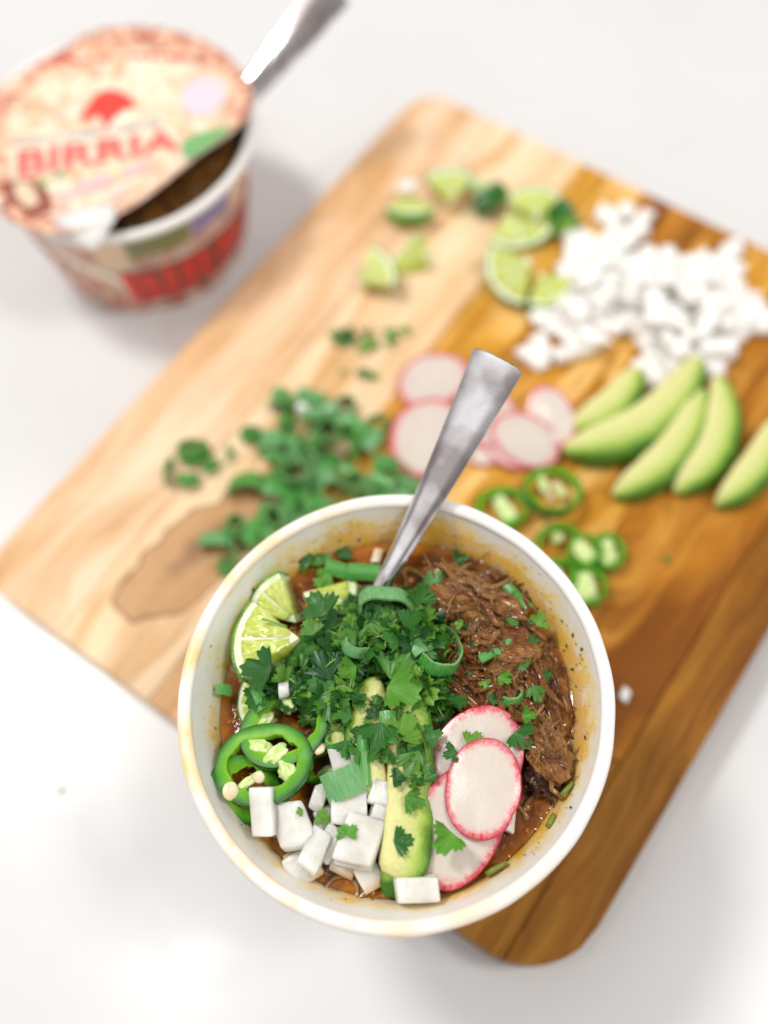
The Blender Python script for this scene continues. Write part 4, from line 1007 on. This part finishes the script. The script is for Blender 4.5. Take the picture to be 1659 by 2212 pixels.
for i in range(nr):
    for j in range(ns):
        f = (i * ns + j, (i + 1) * ns + j, (i + 1) * ns + (j + 1) % ns, i * ns + (j + 1) % ns); Fc.append(f); mi.append(0); Fc.append(tuple(q + o_ for q in f[::-1])); mi.append(1)
for j in range(ns): Fc.append((nr * ns + j, o_ + nr * ns + j, o_ + nr * ns + (j + 1) % ns, nr * ns + (j + 1) % ns)); mi.append(1)
lid = mk('paper_lid', V, Fc, [M['lid'], M['paper']], cup, mi=mi)
# inverse of the curl, so that print can be laid out where it shows
def unlid(px, py):
    x = y = 0.0
    for _ in range(40):
        p = lidpt(x, y); g = at(px, py, p.z); ex = g.x - CX - p.x; ey = g.y - CY - p.y; x += ex * .8; y += ey * .8
    return x, y
def lid_patch(name, poly, mat, lift=.02, parent=None):
    Q = [unlid(*p) for p in poly]; n = len(Q); cx = sum(q[0] for q in Q) / n; cy = sum(q[1] for q in Q) / n
    V = []; Fc = []; K = 5
    for k_ in range(K + 1):
        for (x, y) in Q:
            f = k_ / K; X, Y = cx + (x - cx) * f, cy + (y - cy) * f; rr = math.hypot(X, Y)
            if rr > LR * .985: X *= LR * .985 / rr; Y *= LR * .985 / rr
            p = lidpt(X, Y); V.append((p.x, p.y, p.z + lift))
    for k_ in range(K):
        for j in range(n): Fc.append((k_ * n + j, (k_ + 1) * n + j, (k_ + 1) * n + (j + 1) % n, k_ * n + (j + 1) % n))
    return mk(name, V, Fc, mat, lid, smooth=False)
def text_tris(s_, res=3):
    cu = bpy.data.curves.new('t', 'FONT'); cu.body = s_; cu.resolution_u = res; cu.offset = .025
    o = bpy.data.objects.new('t', cu); col.objects.link(o); bpy.context.view_layer.update()
    me = bpy.data.meshes.new_from_object(o.evaluated_get(bpy.context.evaluated_depsgraph_get()))
    bm = bmesh.new(); bm.from_mesh(me); bmesh.ops.triangulate(bm, faces=bm.faces)
    for _ in range(2):
        ed = [e for e in bm.edges if e.calc_length() > .12]
        if ed: bmesh.ops.subdivide_edges(bm, edges=ed, cuts=1); bmesh.ops.triangulate(bm, faces=bm.faces)
    V = [(v.co.x, v.co.y) for v in bm.verts]; Fc = [tuple(v.index for v in f.verts) for f in bm.faces]; bm.free()
    xs = [v[0] for v in V]; ys = [v[1] for v in V]; x0, x1, y0, y1 = min(xs), max(xs), min(ys), max(ys)
    bpy.data.objects.remove(o)
    return [((x - x0) / (x1 - x0), (y - y0) / (y1 - y0)) for x, y in V], Fc
def outline(V, grow): return [((x - .5) * (1 + grow[0]) + .5, (y - .5) * (1 + grow[1]) + .5) for x, y in V]
def lid_text(name, s_, p0, p1, h0, h1, mat, lift=.05, dx=0, dy=0):
    V, Fc = text_tris(s_); out = []
    for (u, v_) in V:
        X = p0[0] + (p1[0] - p0[0]) * u + dx; Y = p0[1] + (p1[1] - p0[1]) * u + dy - v_ * (h0 + (h1 - h0) * u) - 14 * math.sin(u * math.pi) * 0
        p = lidpt(*unlid(X, Y)); out.append((p.x, p.y, p.z + lift))
    return mk(name, out, Fc, mat, lid, smooth=False)
lid_patch('white_band', [(-40, 345), (60, 320), (200, 300), (330, 292), (420, 275), (450, 290), (430, 345), (380, 385), (300, 440), (200, 440), (100, 430), (-20, 430)], M['ink_cream'], .012)
lid_patch('red_emblem', [(172, 258), (185, 235), (205, 205), (228, 194), (255, 196), (280, 208), (291, 222), (290, 236), (268, 238), (250, 252), (228, 278), (222, 262), (212, 250), (196, 254), (176, 262)], M['ink_red'], .03)
lid_patch('cream_streak', [(245, 262), (275, 240), (292, 240), (285, 262), (250, 280), (225, 290)], M['ink_cream'], .035)
lid_patch('green_leaves', [(390, 310), (420, 290), (470, 278), (500, 272), (488, 292), (460, 312), (430, 335), (400, 345)], M['ink_green'], .03)
lid_patch('pale_leaves', [(350, 372), (400, 345), (455, 318), (470, 320), (430, 355), (395, 380), (340, 420), (290, 435), (310, 405)], M['ink_palegreen'], .03)
lid_patch('lavender_patch', [(395, 190), (430, 165), (478, 172), (490, 205), (470, 240), (420, 250), (392, 235)], M['ink_lavender'], .02)
lid_patch('pink_banner', [(160, 395), (250, 372), (320, 348), (325, 362), (260, 392), (170, 412)], M['ink_pink'], .035)
lid_patch('pink_banner', [(118, 422), (200, 405), (230, 400), (225, 412), (160, 425), (120, 440)], M['ink_pink'], .035)
lid_patch('bowl_picture', [(0, 395), (40, 385), (90, 395), (110, 425), (115, 455), (60, 470), (0, 455)], M['ink_brown'], .02)
lid_patch('meat_picture', [(30, 400), (55, 392), (75, 410), (85, 440), (60, 450), (35, 425)], M['ink_tan'], .035)
lid_patch('lime_dot', [(245, 375), (262, 370), (262, 382), (250, 388)], M['ink_lime'], .045)
lid_patch('herb_dot', [(125, 372), (142, 365), (136, 382), (120, 390)], M['ink_green'], .045)
lid_patch('herb_dot', [(90, 392), (105, 385), (100, 402), (88, 410)], M['ink_green'], .045)
lid_patch('corner_print', [(240, 425), (270, 405), (262, 428), (235, 440)], M['ink_pink'], .03)
lid_text('small_lettering', 'INSTANT RAMEN NOODLES', (30, 318), (345, 272), 15, 12, M['ink_grey'], .045)
lid_text('lettering_outline', 'BIRRIA', (30, 391), (400, 330), 72, 60, M['ink_cream'], .04)
lid_text('lettering', 'BIRRIA', (38, 386), (393, 326), 60, 48, M['ink_pinkred'], .065)
# red script across the top of the lid, too blurred to read: two words of brush strokes
for (x0, y0, x1, y1, n_) in ((78, 140, 240, 128, 5), (275, 122, 402, 128, 6)):
    for q in range(n_):
        a = x0 + (x1 - x0) * q / n_; b = x0 + (x1 - x0) * (q + .85) / n_; y = y0 + (y1 - y0) * q / n_; h = 5 + 4 * ((q * 7) % 3)
        lid_patch('script_stroke', [(a, y), (a + 5, y - h), (b - 3, y - h * .6), (b, y + 2), ((a + b) / 2, y + 4)], M['ink_red'], .03)
# pull tab drooping over the near rim
TP = [(118, 462), (245, 438), (250, 470), (236, 492), (222, 520), (200, 540), (178, 530), (150, 505), (122, 488)]
TZ = [7.55, 8.0, 7.9, 7.65, 7.4, 7.2, 7.2, 7.3, 7.4]
tp = [at(x, y, z) - Vector((CX, CY, 0)) for (x, y), z in zip(TP, TZ)]; c = sum(tp, Vector()) / len(tp) + Vector((0, 0, .08)); n = len(tp)
V = tp + [c] + [p - Vector((0, 0, .05)) for p in tp] + [c - Vector((0, 0, .05))]
Fc = [(i, (i + 1) % n, n) for i in range(n)] + [(n + 1 + (i + 1) % n, n + 1 + i, 2 * n + 1) for i in range(n)] + [(i, n + 1 + i, n + 1 + (i + 1) % n, (i + 1) % n) for i in range(n)]
mk('pull_tab', V, Fc, M['paper'], cup)
# print on the cup wall
fa = math.atan2(at(300, 600, 3).y - CY, at(300, 600, 3).x - CX)
def wall(a, z, lift=.03): r = cupr(z) + lift; return (r * math.cos(a), r * math.sin(a), z)
def cup_patch(name, a0, a1, z0, z1, mat, skew=0.0, lift=.02):
    V = []; Fc = []; n = 14
    for i in range(n + 1):
        for j in range(5):
            a = fa + math.radians(a0 + (a1 - a0) * i / n); z = z0 + (z1 - z0) * j / 4 + skew * i / n; V.append(wall(a, min(6.6, max(.1, z)), lift))
    for i in range(n):
        for j in range(4): b = i * 5 + j; Fc.append((b, b + 5, b + 6, b + 1))
    return mk(name, V, Fc, mat, cup)
cup_patch('olive_label', 1, 30, 4.9, 6.3, M['ink_olive'])
cup_patch('purple_label', 31, 54, 5.1, 6.3, M['ink_purple'])
cup_patch('tan_label', -14, 0, 4.0, 6.3, M['ink_tan'])
cup_patch('dark_band', -6, 85, .9, 3.9, M['ink_brown'], lift=.015)
def cup_text(name, s_, a0, a1, z0, z1, mat, lift):
    V, Fc = text_tris(s_); return mk(name, [wall(fa + math.radians(a0 + (a1 - a0) * u), z0 + (z1 - z0) * v_, lift) for u, v_ in V], Fc, mat, cup, smooth=False)
cup_text('small_lettering', 'INSTANT RAMEN', 0, 62, 4.05, 4.6, M['ink_palegrey'], .05)
cup_text('lettering', 'BIRRIA', -8, 100, 1.2, 3.7, M['ink_red'], .05)
V = []; Fc = []
for i in range(20):
    t = i / 19; a = fa + math.radians(-42 + 34 * math.sin(t * 1.7)); z = 5.2 - 3.2 * t
    w_ = .55 * math.sin(.3 + t * 2.6) + .1; V += [wall(a - w_ / 10, z, .03), wall(a + w_ / 10, z + .25, .03)]
    if i: Fc.append((2 * i - 2, 2 * i - 1, 2 * i + 1, 2 * i))
mk('noodle_picture', V, Fc, M['ink_cream'], cup)
spoon(at(545, 195, 6.98), at(722, -25, 9.6), 'blurred steel spoon standing in the noodle cup at the top edge', 10, 1.9, 1.15, twist=math.radians(26))

# ================================================================== toppings on the board
BZ = BT
G = 'lime wedges on the board'
lime(772, 608, BZ + .95, 1.83, 40, .85, 25, 'leftmost lime wedge on the board, dark rind facing right', ax=12, ay=-12, nseg=2, group=G, seed=11)
lime(925, 545, BZ + 1.0, 2.10, 42, .8, 150, 'lime wedge with bright green rind arching at its left side', ax=-18, ay=-26, nseg=2, group=G, seed=12)
lime(880, 418, BZ + .8, 1.68, 45, .7, -80, 'pale lime wedge at the far left of the lime row', ax=-14, ay=6, nseg=2, group=G, seed=13)
lime(975, 440, BZ + .9, 1.78, 42, .8, 95, 'lime wedge pointing its flesh to the far corner', ax=24, ay=14, nseg=2, group=G, seed=14)
lime(1115, 430, BZ + 1.1, 2.42, 55, .9, -60, 'large pale lime piece in the middle of the lime pile', ax=22, ay=-12, nseg=3, group=G, seed=15)
lime(1145, 560, BZ + 1.5, 2.10, 52, .8, 205, 'lime wedge showing a thick white pith arc toward the front', ax=24, ay=-16, nseg=3, group=G, seed=16)
lime(1165, 590, BZ + 1.0, 1.78, 50, .8, -50, 'lime wedge touching the onion heap', ax=4, ay=6, nseg=2, group=G, seed=17)
lime(1160, 470, BZ + 1.4, 1.68, 50, .7, 100, 'short lime wedge on top of the lime pile', ax=10, ay=4, nseg=2, group=G, seed=18)
def stub(px, py, z, r, L, rot, label, ax=0, ay=0):
    root = empty('jalapeno_end', at(px, py, z), label, 'jalapeno', 'cut jalapeno ends among the limes', tilt(ang(px, py, z, rot), ax, ay))
    pts = [((t - .5) * L, 0, 0) for t in [q / 8 for q in range(9)]]
    mk('pepper_wall', *tube(pts, [r * q for q in (.55, .85, .97, 1, 1, 1, .98, .97, .96)], 20, 1.0), M['jal_skin'], root)
    mk('cut_face', *[(lambda V, Fc: ([(x + L / 2 + .01, y, z) for x, y, z in V], Fc))(*blob(.03, r * .8, r * .8, 1, 0))][0], M['jal'], root); return root
stub(1055, 432, BZ + .6, .55, 1.7, 38, 'dark green jalapeno end slanting between the lime pieces')
stub(1210, 466, BZ + .8, .75, 1.4, -62, 'dark green jalapeno end between the limes and the onion')
strip(1030, 405, BZ + .5, 1.0, .7, 10, 'pale green scallion scrap beside the slanting jalapeno end', 0, 0, [M['scal_pale']] * 3, .2, 21)
# onion heap
G = 'diced onion heaped on the board'
OP = [(1225, 500), (1290, 520), (1360, 560), (1420, 540), (1500, 560), (1575, 545), (1600, 620), (1648, 690), (1590, 745), (1550, 805), (1455, 840), (1390, 800), (1385, 720), (1320, 690), (1270, 770), (1225, 720), (1160, 690), (1210, 640)]
DICE = []
for i in range(9):
    o = mk('onion_piece', *rbox(ru(.6, .95), ru(.8, 1.3), ru(.4, .6), .08, ru(.1, .3), .06, ru(-.2, .3), 200 + i), M['onion_board']); DICE.append(o.data); bpy.data.objects.remove(o)
def dice(px, py, z, label, group=G, sc_=1.0):
    o = bpy.data.objects.new('onion_piece', random.choice(DICE)); col.objects.link(o)
    put(o, at(px, py, z), tilt(ru(0, 6.28), random.gauss(0, 18), random.gauss(0, 18))); o.scale = (sc_,) * 3; return tag(o, label, 'onion', group)
HL = 'white onion piece within the big loose heap of diced onion on the board'
for (x, y) in sample(OP, 24, 140, 9000): dice(x, y, BZ + .32, HL)
for (x, y) in sample(OP, 36, 70, 8000):
    if edge_dist(x, y, OP) > 22: dice(x, y, BZ + .85 + ru(-.05, .2), HL)
for (x, y) in sample(OP, 42, 40, 8000):
    if edge_dist(x, y, OP) > 42: dice(x, y, BZ + 1.35 + ru(-.05, .2), HL)
LB = 'onion piece in the small separate cluster beyond the big heap'
for (x, y) in ((1310, 468), (1350, 462), (1392, 470), (1330, 498), (1372, 502), (1352, 520)): dice(x, y, BZ + .34, LB, 'small onion cluster')
for (x, y, l) in ((1150, 775, 'long onion piece nearest the spoon end on the board'), (1168, 750, 'second onion piece from the spoon end, just behind the nearest'), (1225, 765, 'onion piece beside the nearest one, pointing to the radishes'), (1248, 740, 'onion piece at the front left edge of the heap'), (1575, 575, 'onion piece sticking out at the far right of the heap'), (1580, 540, 'farthest right onion piece near the board edge'), (1440, 835, 'onion piece between the heap and the avocado slices'), (1410, 815, 'onion piece touching the longest avocado slice'), (1640, 700, 'rightmost onion piece in the picture')): dice(x, y, BZ + .36, l, None, 1.1)
dice(1350, 1500, BZ + .25, 'tiny stray onion crumb on dark wood right of the bowl', None, .45)
dice(880, 404, BZ + 1.3, 'onion bit lying on the far left lime wedge', None, .8)
dice(655, 885, BZ + .6, 'white onion bit among the scallion rings', None, .55)
# cilantro on the board
for (x, y, s_) in [(715, 716, .5), (735, 724, .7), (750, 735, .6), (775, 742, .7), (800, 745, .55), (815, 728, .7), (830, 718, .8), (848, 722, .5), (852, 740, .45), (888, 715, .45), (790, 712, .4)]:
    tag(leaf_obj(random.choice(LEAF), at(x, y, BZ + .15), tilt(ru(0, 6.28), ru(-20, 20), ru(-20, 20)), s_), 'dark cilantro leaf in the small strewn patch in the middle of the board', 'cilantro leaf', 'cilantro patch in mid board')
for (x, y, s_) in [(800, 800, .5), (812, 805, .4), (790, 812, .3), (770, 812, .3), (745, 800, .25)]:
    tag(leaf_obj(random.choice(LEAFB), at(x, y, BZ + .12), tilt(ru(0, 6.28), ru(-20, 20), ru(-20, 20)), s_), 'light cilantro scrap just in front of the small cilantro patch', 'cilantro leaf', 'scraps before the patch')
tag(leaf_obj(LEAF[2], at(1437, 1213, BZ + .08), (0, 0, 1), .26), 'single green fleck on bare wood right of the jalapeno slices', 'cilantro leaf')
tag(leaf_obj(LEAF[4], at(133, 1712, .05), (0, 0, 2), .22), 'single green fleck on the white counter at the left', 'cilantro leaf')
tag(leaf_obj(LEAF[4], at(1437, 1100, BZ + .05), (0, 0, 2), .12), 'barely visible green speck on the wood below the avocado', 'cilantro leaf')
# scallions on the board
G = 'scallion rings strewn on the board'
one = [(418, 975, .62, .45, .7, 15, -30, 0, 0, 360, 'big open scallion ring lying at the left end of the scallions'),
       (370, 1020, .5, .22, .85, 80, -10, 5, 0, 170, 'upright scallion half ring at the far left of the scallions'),
       (408, 1035, .42, .32, .5, 60, -60, 0, 0, 360, 'pale hollow scallion ring below the big open ring'),
       (455, 1005, .3, .25, .4, 20, -40, 0, 0, 360, 'little ring right of the big open scallion ring'),
       (543, 938, .36, .28, .55, 15, -30, 10, 0, 360, 'lone small scallion cylinder above the main scallion heap'),
       (530, 1053, .75, .38, .95, 12, 60, 0, 0, 200, 'large green scallion tube left of the scallion heap'),
       (466, 1172, .6, .3, .7, -6, 70, 0, 0, 200, 'grey-green scallion tube nearest the left wall of the bowl'),
       (505, 1138, .42, .34, .7, 60, -20, 20, 0, 360, 'upright scallion ring left of the bowl rim'),
       (490, 1222, .36, .3, .5, 10, -30, 0, 0, 360, 'small scallion ring touching the outside of the bowl'),
       (603, 880, .5, .36, .8, -70, 60, 10, 0, 200, 'scallion tube at the far upper corner of the heap'),
       (815, 918, .5, .45, .4, 30, -20, 0, 0, 360, 'olive hollow scallion ring nearest the radish slices'),
       (500, 970, .3, .12, .3, 110, -10, 0, 0, 180, 'thin olive scallion peel lying left of the heap'),
       (500, 985, .25, .12, .3, 60, -10, 0, 0, 180, 'short olive peel beside the thin scallion peel')]
for i, (x, y, a, b, h, ro, ax, ay, a0, a1, l) in enumerate(one):
    scallion(x, y, BZ + .35, a, b, h, ro, l, ax, ay, a0, a1, seed=i + 30, mats=SCB if i in (6, 9) else SC)
SP = [(585, 870), (640, 850), (710, 860), (760, 890), (830, 1000), (900, 1010), (905, 1060), (830, 1085), (700, 1110), (560, 1180), (520, 1190), (530, 1130), (590, 1090), (600, 1020), (580, 960), (640, 950), (620, 910)]
for (x, y) in sample(SP, 33, 56, 9000):
    d = edge_dist(x, y, SP); lay = 2 if d > 30 and rnd() < .6 else 1
    tubey = rnd() < .5
    if rnd() < .55:
        strip(x, y, BZ + .3 + .4 * (lay - 1), ru(.6, .95), ru(.9, 1.4), ru(0, 360), 'green scallion piece inside the main heap of sliced scallions behind the bowl', random.gauss(0, 22), random.gauss(0, 22), SCB if rnd() < .4 else SC, ru(.2, .45), x, G); continue
    scallion(x, y, BZ + .3 + .45 * (lay - 1), ru(.45, .78), ru(.3, .5), ru(.6, 1.15), ru(0, 360), 'green scallion piece inside the main heap of sliced scallions behind the bowl',
             ax=random.gauss(0, 40) + (60 if tubey else 0), ay=random.gauss(0, 25), a0=0, a1=200 if tubey else 360, group=G, seed=int(x), mats=SCB if rnd() < .35 else SC)
# radish on the board
G = 'radish slices on the board'
radish(935, 822, BZ + .25, 1.65, 1.31, 25, 'farthest radish slice on the board left of the spoon', 4, 0, seed=21, group=G)
radish(925, 945, BZ + .45, 1.89, 1.62, 60, 'biggest radish slice on the board, left of the spoon', 8, 4, seed=22, group=G)
radish(1060, 905, BZ + .4, 1.46, 1.19, 100, 'radish slice directly behind the spoon handle', 4, 0, seed=23, group=G)
radish(1045, 985, BZ + .2, 0.61, 0.50, 20, 'small round radish end below the spoon handle', 0, 0, seed=24, group=G)
radish(1135, 950, BZ + .55, 1.59, 1.12, -28, 'radish slice right of the spoon in front of another', 14, 0, seed=25, group=G)
radish(1110, 960, BZ + .3, 1.34, 1.12, -20, 'bottom radish slice under the one right of the spoon', 4, 0, seed=26, group=G)
radish(1192, 898, BZ + .75, 1.52, 0.94, -62, 'rightmost radish slice, leaning toward the avocado', 10, -10, seed=27, group=G)
# avocado on the board
G = 'avocado slices fanned on the board'
avocado((1240, 935), (1388, 812), BZ + .75, -.65, 1.45, 1.2, 'short avocado slice at the left end of the fan', group=G, ax=10, roll=.35)
avocado((1238, 992), (1528, 806), BZ + .95, -1.25, 1.75, 1.5, 'longest avocado slice in the fan', group=G, ax=10, roll=.35)
avocado((1345, 1078), (1530, 862), BZ + .75, -.85, 1.5, 1.3, 'middle avocado slice just in front of the longest', group=G, ax=10, roll=.35)
avocado((1488, 1066), (1568, 832), BZ + .75, -1.05, 1.55, 1.3, 'second avocado slice from the right with a blunt far tip', group=G, ax=10, roll=.35)
avocado((1562, 1094), (1690, 915), BZ + .7, -.5, 1.35, 1.2, 'rightmost avocado slice cut off by the picture edge', group=G, ax=10, roll=.35)
# jalapenos on the board
G = 'jalapeno slices on the board'
pp = [(-.3, .1, .25, .4, 20), (.3, -.1, .22, .35, -10)]
jalapeno(1193, 1063, BZ + .75, 1.2, 1.08, .5, .22, 0, 'largest jalapeno ring, open in the middle, nearest the radishes', ax=-6, ay=4, seed=31, group=G, piths=[(-.35, .3, .2, .42, 10), (.3, .1, .16, .4, 20)], seeds=[(.1, .25, .1, 0), (-.1, -.3, .1, 1)])
jalapeno(1085, 1100, BZ + .35, 1.15, .95, .45, .28, 10, 'jalapeno ring with pale pith just behind the bowl rim', seed=32, group=G, piths=[(.1, -.1, .35, .75, 15)])
jalapeno(1205, 1180, BZ + .4, 1.0, .9, .45, .25, 30, 'jalapeno ring in the middle of the slices', seed=33, group=G, piths=[(.2, .3, .3, .2, 0)])
jalapeno(1262, 1190, BZ + .75, .72, .68, .4, .2, 30, 'small jalapeno slice overlapping the middle ring', ax=8, seed=34, group=G, piths=[(0, 0, .35, .5, 10)])
jalapeno(1312, 1194, BZ + .45, .72, .78, .45, .2, 0, 'rightmost jalapeno slice on the board', seed=35, group=G, piths=[(-.02, .0, .4, .5, 10)])
jalapeno(1268, 1268, BZ + .45, .78, .85, .45, .2, 0, 'front jalapeno slice next to the bowl', seed=36, group=G, piths=[(0, .0, .45, .55, 10)])
jalapeno(1205, 1250, BZ + .35, .8, .8, .45, .2, 0, 'jalapeno slice half hidden behind the bowl rim', seed=37, group=G, piths=[(0, .0, .3, .4, 10)])
